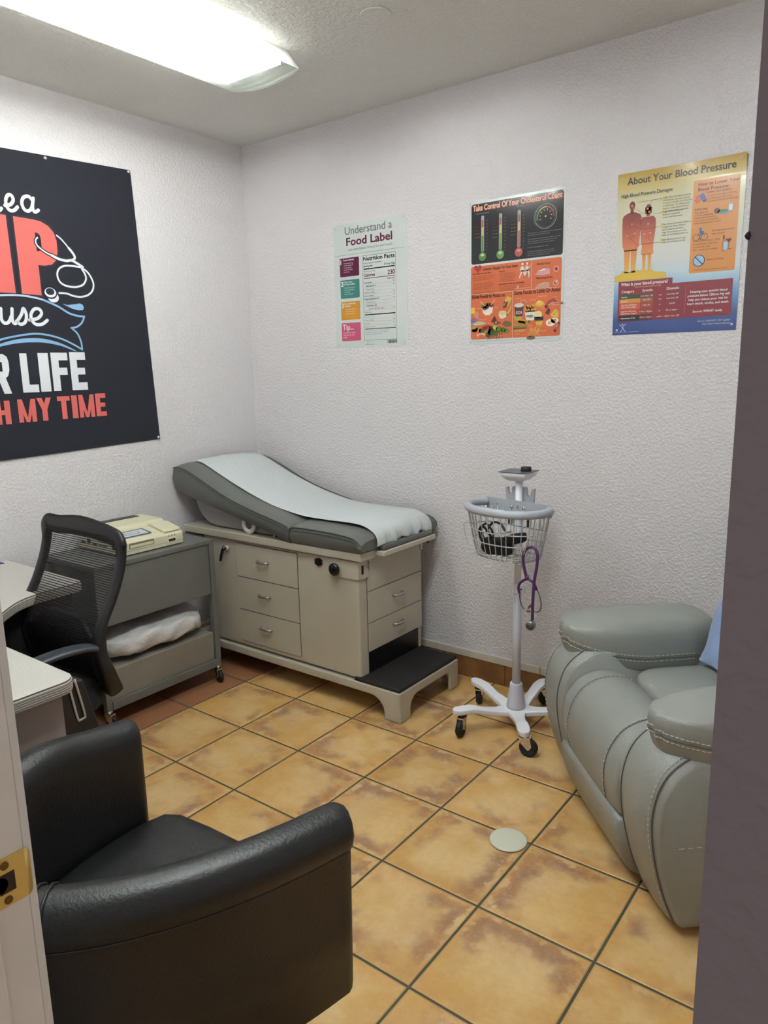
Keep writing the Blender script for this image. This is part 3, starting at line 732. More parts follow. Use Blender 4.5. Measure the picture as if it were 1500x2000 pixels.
mb=MB(); mb.tube(catmull([BP(-.06,.09,.850),BP(-.075,.10,.880),BP(-.105,.10,.895),BP(-.120,.10,.868),BP(-.105,.10,.835),BP(-.09,.11,.815)],6),.0048,8); 
mb.tube(catmull([BP(-.04,.10,.855),BP(-.045,.11,.890),BP(-.075,.11,.912),BP(-.098,.11,.885),BP(-.085,.11,.850)],6),.0045,8)
mb.tube(catmull([BP(-.098,.08,.87),BP(-.07,.075,.910),BP(-.03,.075,.912),BP(.0,.08,.885)],6),.005,8); mb.build('air_hose',M_blk,cf)

# purple stethoscope
M_pur=pmat('purple_rubber',rgb(78,34,92),.33,coat=.2)
M_steel=pmat('dark_steel',(.35,.34,.34,1),.22,metal=1.)
st=thing('stethoscope','purple stethoscope hanging from the hook at the right of the wire basket','stethoscope',(2.05,-.56,.855))
def Y(pts,y=-.562,dy=0): return [Vector((x,y+dy,z)) for x,z in pts]
lp=[(2.031,.735),(2.022,.766),(2.015,.806),(2.019,.838),(2.033,.858),(2.052,.867),(2.070,.862),(2.079,.842),(2.078,.80),(2.070,.750),(2.066,.70),(2.064,.64),(2.064,.588)]
pts=[Vector((x,-.562-(.020 if i>7 else .020*i/7)+.0,z)) for i,(x,z) in enumerate(lp)]
mb=MB(); c_=catmull(pts,6); mb.tube(c_,[.0058]*len(c_),10); mb.build('tubing',M_pur,st)
mb=MB(); mb.tube(catmull(Y([(1.999,.676),(1.995,.700),(2.005,.722),(2.031,.737),(2.052,.730),(2.064,.714),(2.070,.700)]),6),.0052,10); mb.tube(Y([(2.031,.752),(2.031,.735)]),[.0058,.008],10); mb.build('yoke',M_pur,st)
for q in ([(1.999,.680),(2.002,.652),(2.010,.628),(2.022,.615),(2.032,.612)],[(2.070,.704),(2.083,.680),(2.089,.645),(2.084,.622),(2.070,.614),(2.052,.616)]):
    mb=MB(); mb.tube(catmull(Y(q),6),.0025,8); o=mb.build('ear_tube',M_steel,st)
for a,b in (((2.028,.612),(2.044,.612)),((2.036,.622),(2.052,.644))):
    mb=MB(); mb.tube(Y([a,((a[0]+b[0])/2,(a[1]+b[1])/2),b]),[.0028,.0055,.0045],10); mb.build('ear_tip',pmat('grey_silicone',rgb(92,88,94),.5),st)
cc=Vector((2.060,-.588,.566)); ax=Vector((.25,-.95,.05)).normalized()
mb=MB(); mb.lathe(cc,[(.001,.0075),(.016,.0075),(.0185,.0055),(.019,.002),(.015,-.002),(.007,-.005),(.006,-.010),(.012,-.014),(.0155,-.018),(.0155,-.021),(.001,-.0215)],28,axis=ax); mb.tube([cc+V(.002,.006,.010),cc+V(.004,.006,.030)],.0045,10)
ch=mb.build('chest_piece',M_steel,st)
mb=MB(); mb.lathe(cc+ax*.0076,[(.001,.0008),(.0145,.0008),(.0145,0)],24,axis=ax); mb.build('diaphragm',pmat('diaphragm_grey',rgb(70,70,72),.3),ch)

# ================================================================ desk
M_lam=pmat('desk_laminate',rgb(190,186,178),.5,var=(220,.07),coat=.05)
M_band=pmat('desk_edge_ridges',rgb(178,172,164),.4)
M_band2=pmat('desk_edge_groove',rgb(104,98,92),.5)
M_ped=pmat('desk_panel_mauve_grey',rgb(150,138,136),.55,var=(2,.03))
M_dkp=pmat('desk_underside_black',rgb(30,26,24),.6)
D_=thing('corner_desk','pale grey laminate L-shaped corner desk with curved inner edge and ridged banding','desk',(.45,-2.2,0))
def arc(cx,cy,r,a0,a1,n=6): return [(cx+r*math.cos(math.radians(a0+(a1-a0)*k/n)),cy+r*math.sin(math.radians(a0+(a1-a0)*k/n))) for k in range(n+1)]
inner=[(p.x,p.y) for p in catmull([(.612,-1.64,0),(.618,-1.72,0),(.642,-1.789,0),(.690,-1.855,0),(.770,-1.935,0),(.865,-1.995,0),(.955,-2.032,0),(1.05,-2.046,0)],3)]
out=[(.006,-1.528)]+arc(.585,-1.553,.025,90,0)+inner+arc(1.405,-2.091,.045,90,0)+[(1.452,-2.648),(.006,-2.648)]
N_o=len(out)
def off(pl,d):
    r=[]
    for i,p in enumerate(pl):
        a=Vector(pl[i-1]); b=Vector(p); c=Vector(pl[(i+1)%len(pl)])
        t=((b-a).normalized()+(c-b).normalized()).normalized(); n=Vector((-t.y,t.x))
        r.append((b.x+n.x*d,b.y+n.y*d))
    return r
seq=[(.740,-.0012,0),(.7392,.0,1),(.7345,.0,1),(.7343,.0012,2)]
z=.7335
for k in range(4):
    seq+= [(z,.0022,1),(z-.0044,.0022,1),(z-.0046,.0002,2),(z-.0058,.0002,2)]; z-=.0062
seq+=[(z,.0018,1),(z-.002,.0015,1),(.703,.0,1)]
mb=MB(); rings=[[(x,y,z) for x,y in off(out,d)] for z,d,_ in seq]
for i in range(len(seq)-1):
    n=N_o; mi={0:1,1:2 if i in(1,) else 1,2:1}[seq[i][2]]
    if i in (1,): mi=2
    if i>3 and (i-4)%4 in (2,3) and i<20: mi=2
    mb.add(rings[i]+rings[i+1],[(k,(k+1)%n,n+(k+1)%n,n+k) for k in range(n)],mi)
mb.add(rings[0],[tuple(range(N_o))],0); mb.add(rings[-1],[tuple(range(N_o))[::-1]],1)
mb.build('worktop',[M_lam,M_band,M_band2],D_)
mb=MB(); mb.box(1.395,1.412,-2.640,-2.075,0,.704); mb.build('end_panel',M_ped,D_,bevel=(.001,1))
mb=MB(); mb.box(1.08,1.392,-2.636,-2.12,.03,.704); mb.build('pedestal',M_ped,D_,bevel=(.002,1))
mb=MB(); ip=[(x,y) for x,y in off([(.60,-1.56)]+inner,0)]
pl=[(.58,-1.56)]+[(x-.05,y-.05) for x,y in inner]+[(1.05,-2.11)]
bk=[(x-.012,y-.012) for x,y in pl][::-1]
mb.prism(pl+bk,XY,.02,.704); mb.build('black_sheet',M_dkp,D_)  # black sheet set back below the worktop's curved inner edge
mb=MB(); mb.box(.02,.58,-1.575,-1.56,.0,.704); mb.build('side_panel',M_dkp,D_)
mb=MB(); mb.cyl((.45,-1.70,0),(.45,-1.70,.704),.025); mb.build('leg',M_dkp,D_)

# black case with pale strap loop beside the pedestal
K_=thing('black_case','flat black case with pale rectangular strap loop, under the desk corner','bag',(1.33,-2.05,0))
def tl(x): return x
mb=MB()
A0=Vector((1.30,-2.085,.69)); up=Vector((.055,.06,-.30)).normalized(); 
pr=[(-.02,.0),(.09,.0),(.105,.02),(.125,.14),(.130,.165),(.122,.185),(.100,.200),(-.02,.210)]
pw_=Vector((.25,.97,.0)).normalized(); nn=pw_.cross(up).normalized()
K1=[(.0,-.02),(.09,-.02),(.105,.0),(.118,.10),(.118,.118),(.105,.130),(.0,.135)]
mb=MB(); mb.box(1.310,1.334,-2.112,-2.065,.30,.30)
poly=[(-2.11,.695),(-1.985,.690),(-1.965,.60),(-1.948,.528),(-1.947,.512),(-1.956,.500),(-1.975,.494),(-2.0,.15),(-2.02,0.0),(-2.11,0.0)]
mb=MB(); mb.prism(poly,YZ,1.325,1.365); cs=mb.build('case_body',pmat('case_black',rgb(30,27,27),.55),K_,bevel=(.006,3))
mb=MB(); lo=[(-2.030,.697),(-2.016,.580),(-2.010,.574),(-1.994,.577),(-1.990,.584),(-2.010,.697)]
li=[(-2.0255,.697),(-2.0115,.5865),(-1.9955,.589),(-2.0145,.697)]
mb.tube(catmull([Vector((1.369,a,b)) for a,b in [(-2.032,.70),(-2.023,.635),(-2.015,.582),(-2.010,.576),(-1.997,.578),(-1.993,.584),(-2.001,.635),(-2.013,.70)]],4),.0036,8,flat=.5,up=(1,0,0)); mb.build('strap_loop',pmat('pale_strap',rgb(176,164,152),.5),K_)

# blue item on the desk
mb=MB(); n=18; vs=[]; 
for i in range(n+1):
    t=i/n; w_=.050*math.sin(min(1,t*1.3)*PI*.5)*(1-.15*t); 
    for j in range(9):
        f=-1+j/4; vs.append((.140-.20*t*.5,-1.600-.17*t*.5+w_*f*.9*.5,.7445+.030*(1-f*f)*(t**.6)*.8+.016*(1-t)+.002*math.sin(9*f+7*t)))
mb.add(vs,[(i*9+j,i*9+j+1,(i+1)*9+j+1,(i+1)*9+j) for i in range(n) for j in range(8)],0,True)
bl=mb.build('blue_cloth',pmat('blue_cloth',rgb(44,72,134),.7)); sd=bl.modifiers.new('t','SOLIDIFY'); sd.thickness=.002; tag(bl,'small blue folded cloth on the far corner of the pale desk','cloth')

# ================================================================ mesh-back office chair
M_ofr=pmat('chair_frame_plastic',rgb(22,21,22),.45,bump=(300,.0003))
M_seat=pmat('chair_seat_fabric',rgb(22,22,28),.9,bump=(320,.0012,2),sheen=.05)
M_armp=pmat('chair_arm_pad',rgb(44,50,56),.42,bump=(300,.0004))
def mat_mesh():
    m=bpy.data.materials.new('chair_mesh_fabric'); m.use_nodes=True; q=NT(m); p=q.n['Principled BSDF']; out=q.n['Material Output']
    c=q.coord(); X,Y,Z=q.xyz(c)
    p.inputs['Base Color'].default_value=rgb(20,19,22); p.inputs['Roughness'].default_value=.8
    a=q.math('ABSOLUTE',q.math('SINE',q.math('MULTIPLY',Z,PI/.0078))); b=q.math('ABSOLUTE',q.math('SINE',q.math('MULTIPLY',X,PI/.0042)))
    h=q.math('GREATER_THAN',a,.52); hb=q.math('GREATER_THAN',b,.30); op=q.math('MULTIPLY',h,hb)
    tr=q.new('ShaderNodeBsdfTransparent'); mx=q.new('ShaderNodeMixShader'); q.l.new(q.math('MULTIPLY',op,.80),mx.inputs[0])
    q.l.new(p.outputs[0],mx.inputs[1]); q.l.new(tr.outputs[0],mx.inputs[2]); q.l.new(mx.outputs[0],out.inputs[0]); return m
M_mesh=mat_mesh()
O_=thing('office_chair','black mesh-back office chair on wheels with curved armrests, pushed up to the desk','office chair',(.80,-1.88,0))
zs=[1.000,.985,.95,.90,.84,.78,.72,.66,.60,.54,.48,.44]
def yb(z):
    pts=[(1.0,-1.622),(.90,-1.632),(.80,-1.672),(.72,-1.722),(.66,-1.748),(.60,-1.750),(.54,-1.735),(.48,-1.708),(.43,-1.690)]
    for (a,b),(c,d) in zip(pts,pts[1:]):
        if c<=z<=a: t=(a-z)/(a-c); return b+(d-b)*t
    return pts[0][1] if z>1 else pts[-1][1]
def hw(z): # half width
    return .255-(.010 if z>.9 else 0)*(z-.9)/.1-.020*max(0,(z-.60))/.4*0
XC=.800
def bow(x): return -.018*(1-((x-XC)/.26)**2)      # back curves round the sitter
ft=[]
N_x=16
# perimeter frame: closed loop swept
loop=[]
for z in [.46,.54,.62,.70,.78,.86,.92,.955]: loop.append((XC+hw(z)-.012-(.018 if z<.5 else 0),z))
for a in (20,45,70): loop.append((XC+hw(.95)-.055+.045*math.cos(math.radians(a)),.952+.030*math.sin(math.radians(a))))
for x in (.14,.0,-.14): loop.append((XC+x,.990+.010*(1-abs(x)/.14)))
for a in (110,135,160): loop.append((XC-hw(.95)+.055+.045*math.cos(math.radians(a)),.962+.030*math.sin(math.radians(a))))
for z in [.955,.92,.86,.78,.70,.62,.54,.46]: loop.append((XC-hw(z)+.012+(.018 if z<.5 else 0),z))
pts=catmull([Vector((x,yb(z)+bow(x)*-.0,z)) for x,z in loop],3)
mb=MB(); rings=[]
for i,p in enumerate(pts):
    t=(pts[min(i+1,len(pts)-1)]-pts[max(i-1,0)]).normalized(); nrm=Vector((0,1,0)); nrm=(nrm-t*nrm.dot(t)).normalized(); s_=t.cross(nrm)
    wd=.021+.016*max(0,(p.z-.93)/.07)+.012*max(0,min(1,(.70-p.z)/.15)); dp=.012+.016*max(0,min(1,(.74-p.z)/.2))
    rings.append(selring(p+nrm*dp*.3,s_*wd,nrm*dp,12,3.5))
mb.loft(rings,0); mb.build('back_frame',M_ofr,O_)
def sheet(zlo,zhi,m,name,dy,hwid,parent):
    b=MB(); nz=24; vs=[]
    for i in range(nz+1):
        z=zlo+(zhi-zlo)*i/nz
        for j in range(N_x+1):
            x=XC-hwid(z)+2*hwid(z)*j/N_x; vs.append((x,yb(z)+dy,z))
    b.add(vs,[(i*(N_x+1)+j,i*(N_x+1)+j+1,(i+1)*(N_x+1)+j+1,(i+1)*(N_x+1)+j) for i in range(nz) for j in range(N_x)],0,True)
    return b.build(name,m,parent)
sheet(.455,.985,M_mesh,'mesh_panel',-.008,lambda z:.240,O_)
# solid lumbar shell behind the lower mesh
b=MB(); rings=[]
for z in (.44,.47,.52,.58,.63,.67,.695,.705):
    w_=.215*(1-.0*(z)) if z<.64 else .215-.12*((z-.64)/.065)
    rings.append([(XC-w_,yb(z)+.012,z),(XC+w_,yb(z)+.012,z),(XC+w_,yb(z)+.026,z),(XC-w_,yb(z)+.026,z)])
b.loft(rings,0); b.build('lumbar_shell',M_ofr,O_,bevel=(.004,2))
b=MB(); rings=[]
for z,hx,hy in ((.398,.19,.20),(.402,.222,.232),(.420,.238,.245),(.455,.240,.247),(.478,.232,.240),(.488,.205,.215),(.491,.15,.16)):
    rings.append(selring((XC+.0,-1.925,z),(hx,0,0),(0,hy,0),44,4.2))
b.loft(rings,0); b.build('seat',M_seat,O_)
b=MB(); b.box(XC-.03,XC+.03,-1.74,-1.69,.385,.50); b.box(XC-.10,XC+.10,-2.02,-1.70,.370,.400); b.build('tilt_bracket',M_ofr,O_,bevel=(.005,2))
for sg in (1,-1):
    xa=XC+sg*.275
    b=MB(); path=catmull([(xa+.006,-1.778,.652),(xa+.006,-1.82,.664),(xa,-1.90,.668),(xa-.010*sg,-1.99,.658),(xa-.02*sg,-2.035,.645)],5); rings=[]
    for i,p in enumerate(path):
        k=1 if 0<i<len(path)-1 else .6
        t=(path[min(i+1,len(path)-1)]-path[max(i-1,0)]).normalized(); s_=t.cross(V(0,0,1)).normalized(); u_=s_.cross(t)
        rings.append(selring(p,s_*.034*k,u_*.011*k,16,2.6))
    b.loft(rings,0); b.build('armrest',M_armp,O_)
    b=MB(); b.tube(catmull([(xa-sg*.004,-1.965,.652),(xa-sg*.004,-1.955,.58),(xa-sg*.02,-1.945,.47),(xa-sg*.05,-1.94,.405),(XC+sg*.10,-1.94,.392)],5),.016,10,flat=1.5); b.build('arm_support',M_ofr,O_)
b=MB(); b.cyl((XC,-1.92,.10),(XC,-1.92,.38),.022); b.build('gas_column',M_ofr,O_)
for k in range(5):
    a=math.radians(90+36+72*k); d=V(math.cos(a),math.sin(a),0)
    b=MB(); c0=V(XC,-1.92,0); b.loft([selring(c0+d*r+V(0,0,z),d.cross(V(0,0,1))*w_,V(0,0,h),12,4) for r,z,w_,h in ((.01,.105,.03,.022),(.12,.095,.022,.016),(.225,.080,.017,.012),(.235,.079,.012,.008))],0); b.build('leg',M_ofr,O_)
    x,y=XC+d.x*.215,-1.92+d.y*.215; caster(O_,x,y,.078,.026,a+.5,fork=M_ofr)

# ================================================================ black tub armchair
def leather(name,c,r=.36,sc_=140,d=.0011):
    return pmat(name,c,r,bump=(sc_,d,4),spec=.5,coat=.06,coatr=.3,var=(4,.12))
M_blea=leather('black_vinyl',rgb(24,24,25),.40)
M_bleas=leather('black_vinyl_shell',rgb(34,29,26),.50)
A_=thing('tub_armchair','black vinyl tub armchair with rounded wraparound back in the foreground','armchair',(2.03,-2.30,0))
pth=catmull([(2.345,-2.045,0),(2.325,-2.14,0),(2.292,-2.25,0),(2.245,-2.355,0),(2.180,-2.455,0),(2.10,-2.530,0),(2.01,-2.560,0),(1.90,-2.545,0),(1.81,-2.480,0),(1.755,-2.380,0),(1.725,-2.27,0),(1.712,-2.17,0),(1.710,-2.075,0)],5)
NP=len(pth)
def rimz(i):
    t=i/(NP-1); return .012*math.sin(PI*t)+.034*math.exp(-((t-.80)/.12)**2)
cen=Vector((2.03,-2.15,0))
def outn(i):
    t=(pth[min(i+1,NP-1)]-pth[max(i-1,0)]).normalized(); n=Vector((-t.y,t.x,0))
    return n if n.dot(pth[i]-cen)>0 else -n
prof=[(.030,.290),(.036,.45),(.040,.612),(.050,.628),(.055,.650),(.050,.674),(.034,.690),(.010,.697),(-.014,.694),(-.032,.682),(-.041,.662),(-.041,.630),(-.042,.50),(-.040,.330),(-.036,.290)]
sh=MB(); rings=[]
for i in range(NP):
    n=outn(i); dz=rimz(i); rr=[]
    for o_,z in prof:
        zz_=z if z<.35 else z+dz*(z-.35)/.35
        rr.append(pth[i]+n*o_+V(0,0,zz_))
    rings.append(rr)
# rounded front ends
def cap_ring(i,d,k):
    t=(pth[1]-pth[0]).normalized() if i==0 else (pth[-2]-pth[-1]).normalized()
    r=rings[0 if i==0 else -1]; c=sum((p for p in r),V(0,0,0))/len(r)
    return [Vector((c.x+(p.x-c.x)*k,c.y+(p.y-c.y)*k,c.z+(p.z-c.z)*(1-(1-k)*.12)))-t*d for p in r]
rings=[cap_ring(0,.018,.62),cap_ring(0,.010,.88)]+rings+[cap_ring(1,.010,.88),cap_ring(1,.018,.62)]
sh.loft(rings,0,True)
sho=sh.build('shell',[M_blea,M_bleas],A_)
npf=len(prof)
for p in sho.data.polygons[:]:
    c_=p.center+A_.location
    if c_.z<.60:
        # outer face of the shell is a browner, flatter vinyl
        n=p.normal; d=Vector((c_.x-cen.x,c_.y-cen.y,0))
        if n.dot(d)>0: p.material_index=1
s_=MB()
for o_,z,r in ((.0440,.616,.0011),):
    s_.tube([pth[i]+outn(i)*o_+V(0,0,z+rimz(i)*(z-.35)/.35) for i in range(NP)],r,6)
s_.build('rim_seam',pmat('black_vinyl_seam',rgb(62,62,62),.6),A_)
for ii in (23,24):
    for side in (ii,NP-1-ii+0):
        s_=MB(); n=outn(side); dz=rimz(side); s_.tube([pth[side]+n*(o_*1.03)+V(0,0,.002+z+dz*(z-.35)/.35) for o_,z in prof[2:12]],.0028,6); s_.build('cross_stitch',M_blea,A_)
# seat
inn=[pth[i]-outn(i)*.043 for i in range(0,NP)]
pl=[(p.x,p.y) for p in inn[1:-1]]
front=[(1.765,-2.03),(1.80,-2.008),(1.90,-1.998),(2.03,-1.994),(2.16,-1.998),(2.26,-2.008),(2.290,-2.03)]
poly=pl+front
cx_,cy_=2.03,-2.25
sb=MB(); rings=[]
for z,k in ((.318,.96),(.325,.99),(.40,1.0),(.438,.995),(.452,.975),(.460,.93),(.465,.82),(.469,.55),(.470,.2)):
    rings.append([(cx_+(x-cx_)*k,cy_+(y-cy_)*k,z) for x,y in poly])
sb.loft(rings,0); sb.build('seat_cushion',M_blea,A_)
sb=MB(); sb.prism([(x,y) for x,y in [(cx_+(x-cx_)*.97,cy_+(y-cy_)*.97) for x,y in poly]],XY,.285,.318); sb.build('seat_base',M_blea,A_)
for x,y in ((2.22,-2.10),(1.83,-2.10),(2.12,-2.44),(1.90,-2.44)):
    sb=MB(); sb.cyl((x,y,0),(x,y,.287),.016,.024); sb.build('leg',pmat('dark_leg',rgb(22,18,16),.4),A_)

# ================================================================ recliner (local frame, +x near arm, -y front)
M_rec=pmat('recliner_leather',rgb(146,148,142),.40,bump=(230,.0013,3),var=(2.2,.04),coat=.05,coatr=.3)
M_recd=pmat('recliner_welt_grey',rgb(98,98,92),.6)  # darker grey of the welts along the seams
M_thr=pmat('cream_thread',rgb(214,208,190),.7)
Rr=thing('recliner','light grey leather recliner armchair with white stitching, angled into the right corner','recliner',(2.455,-.86,0),-math.radians(47.2))
def rb(mb,name,mat,par=None,**k): return mb.build(name,mat,par or Rr,world=False,**k)
def dashes(m,pts,L=.0085,gap=.0045,r=.0011):
    P=catmull(pts,14); acc=0; cur=[P[0]]; on=True
    for a,b in zip(P,P[1:]):
        acc+=(b-a).length; cur.append(b)
        if acc>(L if on else gap):
            if on: m.tube([cur[0],cur[-1]],r,5)
            on=not on; acc=0; cur=[b]
# arms: a fat profiled slab, crowned outward
aprof=[(.015,.035),(-.020,.12),(-.048,.22),(-.064,.32),(-.062,.40),(-.038,.475),(.010,.525),(.075,.550),(.20,.556),(.45,.556),(.66,.556),(.715,.52),(.725,.30),(.72,.035)]
ap=[]
for a,b in zip(aprof[:-1],aprof[1:]):
    pass
ap=catmull([Vector((0,a,b)) for a,b in aprof],4)
for sx in (1,-1):
    m=MB(); rings=[]
    cy_,cz_=.33,.28
    for f in (0,.03,.10,.22,.40,.62,.80,.90,.97,1.):
        x=.238+.222*f; e=abs(f-.45)/.55; k=1-.075*max(0,(e-.35)/.65)**2.2
        kx=.006*math.sin(PI*min(1,f))
        rr=[]
        for p in ap:
            y=cy_+(p.y-cy_)*k; z=.035+(p.z-.035)*(1-(1-k)*1.0)
            rr.append(V(sx*x,y,z))
        rings.append(rr)
    m.loft(rings,0); o=rb(m,'arm',M_rec)
    # outer side seams and stitch rows
    m=MB(); xo=sx*.4615
    def ring_at(f,off=0.):
        e=abs(f-.45)/.55; k=1-.075*max(0,(e-.35)/.65)**2.2
        return [V(sx*(.238+.222*f),cy_+(p.y-cy_)*k,.035+(p.z-.035)*k) for p in ap]
    rA=ring_at(.90); m.tube([p+V(sx*.002,-.002,0) for p in rA[:44]],.0020,6); rb(m,'welt',M_recd,o)
    m=MB(); rB=ring_at(.86); dashes(m,[p+V(sx*.001,-.0025,.0012) for p in rB[1:40:2]]); rb(m,'stitching',M_thr,o)
    m=MB(); x_=sx*.4610; dashes(m,[V(x_,.0+.015,.275),V(x_,.2,.275),V(x_,.45,.275),V(x_,.66,.275)]); rb(m,'stitching',M_thr,o)
    m=MB(); rC=ring_at(.16); m.tube([p+V(0,-.0010,0) for p in rC[:40]],.0016,6); rb(m,'welt',M_recd,o)
    # arm pillow: domed pad gathered into a seam round its lower edge
    n=56; xc=sx*.357; yc=.262; hx,hy=.128,.285
    def prow(z,k,pk,e=2.4,tilt=0.):
        r=[]
        for j_ in range(n):
            a=2*PI*j_/n; ca,sa=math.cos(a),math.sin(a)
            ee=e if sa<0 else 4.2
            px=math.copysign(abs(ca)**(2/ee),ca)*hx*k; py=math.copysign(abs(sa)**(2/ee),sa)*hy*(k if k>.9 else .93+(k-.9)*.86 if k>.5 else .93+(k-.9)*.86)
            fr_=max(0.,-py/hy)                        # 0 at the back .. 1 at the front tip
            g=1+pk*fr_**2*math.sin(34*a+1.3*math.sin(3*a))
            wl=min(1.,max(0.,(.64-z)/.06)); zz=z-.020*fr_**3*(1-wl)+wl*(.040*fr_**1.5+.016*sx*ca)
            r.append(V(xc+px*g,yc+py*g,zz))
        return r
    lev=[(.455,.80,0),(.464,.90,.0),(.484,.96,.0),(.510,.985,.016),(.519,.998,.024),(.526,.990,.030),(.542,1.0,.034),(.572,1.0,.022),(.602,.975,.012),(.617,.915,.004),(.629,.81,0),(.637,.66,0),(.642,.45,0),(.644,.2,0)]
    rings=[prow(z,k,pk) for z,k,pk in lev]
    m=MB(); m.loft(rings,0); po=rb(m,'arm_pillow',M_rec)
    m=MB(); m.tube([p+V(0,0,.001) for p in prow(.5225,.996,.018)],.0026,6,closed=True); rb(m,'welt',M_recd,po)
    for zz_,kk in ((.514,.995),(.534,1.004)):
        m=MB(); rr=prow(zz_,kk,.018); st_=int(n*.5)-3; dashes(m,(rr+rr)[st_:st_+n//2+7],.008,.003,.0012); rb(m,'stitching',M_thr,po)
# footrest pad and lower flap
W_=.242
def pad(name,prof,w,crown=.02,nx=18,edge=.012):
    P=catmull([Vector((0,a,b)) for a,b in prof],5); m=MB(); rings=[]
    for i in range(nx+1):
        f=-1+2*i/nx; f_=math.copysign(abs(f)**.8,f); x=w*f_; k=1-abs(f_)**5*.10
        c=sum(P,V(0,0,0))/len(P)
        rings.append([V(x,c.y+(p.y-c.y)*k,c.z+(p.z-c.z)*k) for p in P])
    m.loft(rings,0); return rb(m,name,M_rec),P
fp,P1=pad('footrest_pad',[(.178,.435),(.165,.462),(.120,.482),(.055,.484),(-.010,.455),(-.052,.395),(-.066,.325),(-.060,.262),(-.050,.226),(-.030,.222),(.06,.26),(.14,.36)],W_)
lf,P2=pad('lower_flap',[(-.052,.228),(-.060,.20),(-.046,.13),(-.016,.055),(-.002,.040),(.03,.040),(.03,.22)],W_)
m=MB()
for xs in (-.150,.150):
    pts=[V(xs,p.y-.0015,p.z+.0022) for p in P1[2:40:3]]
    dashes(m,pts)
    m2=MB(); m2.tube([q+V(.006 if xs>0 else -.006,0,-.0012) for q in catmull(pts,3)],.0012,5); rb(m2,'welt',M_recd,fp)
rb(m,'stitching',M_thr,fp)
# seat cushion
m=MB(); rings=[]
for z,k,e in ((.33,.93,5),(.36,.99,5),(.44,1.0,5),(.462,.985,5),(.474,.95,4.5),(.482,.85,4),(.487,.6,3),(.489,.2,3)):
    rings.append(selring((0,.375,z),(W_*k,0,0),(0,.200*k,0),40,e))
m.loft(rings,0); rb(m,'seat_cushion',M_rec)
# backrest
m=MB(); rings=[]
for z,y,hx,hy in ((.38,.615,.27,.085),(.46,.620,.300,.090),(.60,.635,.322,.092),(.70,.650,.328,.090),(.80,.668,.325,.088),(.90,.682,.315,.085),(.98,.692,.295,.075),(1.03,.698,.25,.055),(1.045,.70,.18,.03)):
    rings.append(selring((0,y,z),(hx,0,0),(0,hy,0),36,4))
m.loft(rings,0); rb(m,'backrest',M_rec)
m=MB(); rings=[]
for z,y,hx,hy in ((.50,.545,.20,.03),(.53,.530,.235,.045),(.60,.535,.245,.05),(.68,.555,.24,.045),(.71,.570,.21,.03)): rings.append(selring((0,y,z),(hx,0,0),(0,hy,0),28,4))
m.loft(rings,0); rb(m,'lumbar_cushion',M_rec)
m=MB(); m.box(-.23,.23,.05,.66,.02,.34); rb(m,'base',pmat('recliner_base_dark',rgb(34,32,30),.7))
for x in (-.2,.2):
    for y in (.08,.62):
        m=MB(); m.cyl((x,y,0),(x,y,.03),.02); rb(m,'foot',M_blk)
# blue towel over the back and seat
M_tow=pmat('blue_towel',rgb(136,158,196),.95,bump=(60,.003,5),sheen=.3)
tw=MB(); path=[(.60,1.052),(.57,1.02),(.545,.93),(.515,.80),(.485,.70),(.458,.61),(.442,.54),(.436,.503)]
pt=catmull([Vector((0,a,b)) for a,b in path],5); nj=20; vs=[]
rot_=Matrix.Rotation(-math.radians(47.2),3,'Z'); ro=Vector((2.455,-.86,0))
for i,p in enumerate(pt):
    for j in range(nj+1):
        f=j/nj; x=-.200+.36*f-.008*math.sin(i*.2)
        q=Vector((x,p.y-.012+.004*math.sin(f*14+i*.5),p.z+.004*math.sin(f*11+i*.31)+.004)); vs.append(rot_@q+ro)
tw.add(vs,[(i*(nj+1)+j,i*(nj+1)+j+1,(i+1)*(nj+1)+j+1,(i+1)*(nj+1)+j) for i in range(len(pt)-1) for j in range(nj)],0,True)
to=tw.build('towel',M_tow); s_=to.modifiers.new('t','SOLIDIFY'); s_.thickness=.006; s_.offset=1
tag(to,'light blue towel draped down the backrest onto the seat of the grey recliner','towel')

# ================================================================ posters
def on_back(base):
    return lambda x,z,h: Vector((x,-base-.00035*h,z))
WHT=ink(226,230,228); BLK=ink(22,22,26)
def lines(F_,rows,x,z,h,dz,m,w=None,lay=3,bold=0.):
    for i,t in enumerate(rows): F_.text(t,x,z-i*dz,h,m,lay=lay,bold=bold,w=None)
def tack(F_,pts):
    for x,z in pts: F_.ell(x,z,.0045,.0045,ink(176,180,182),4,12)
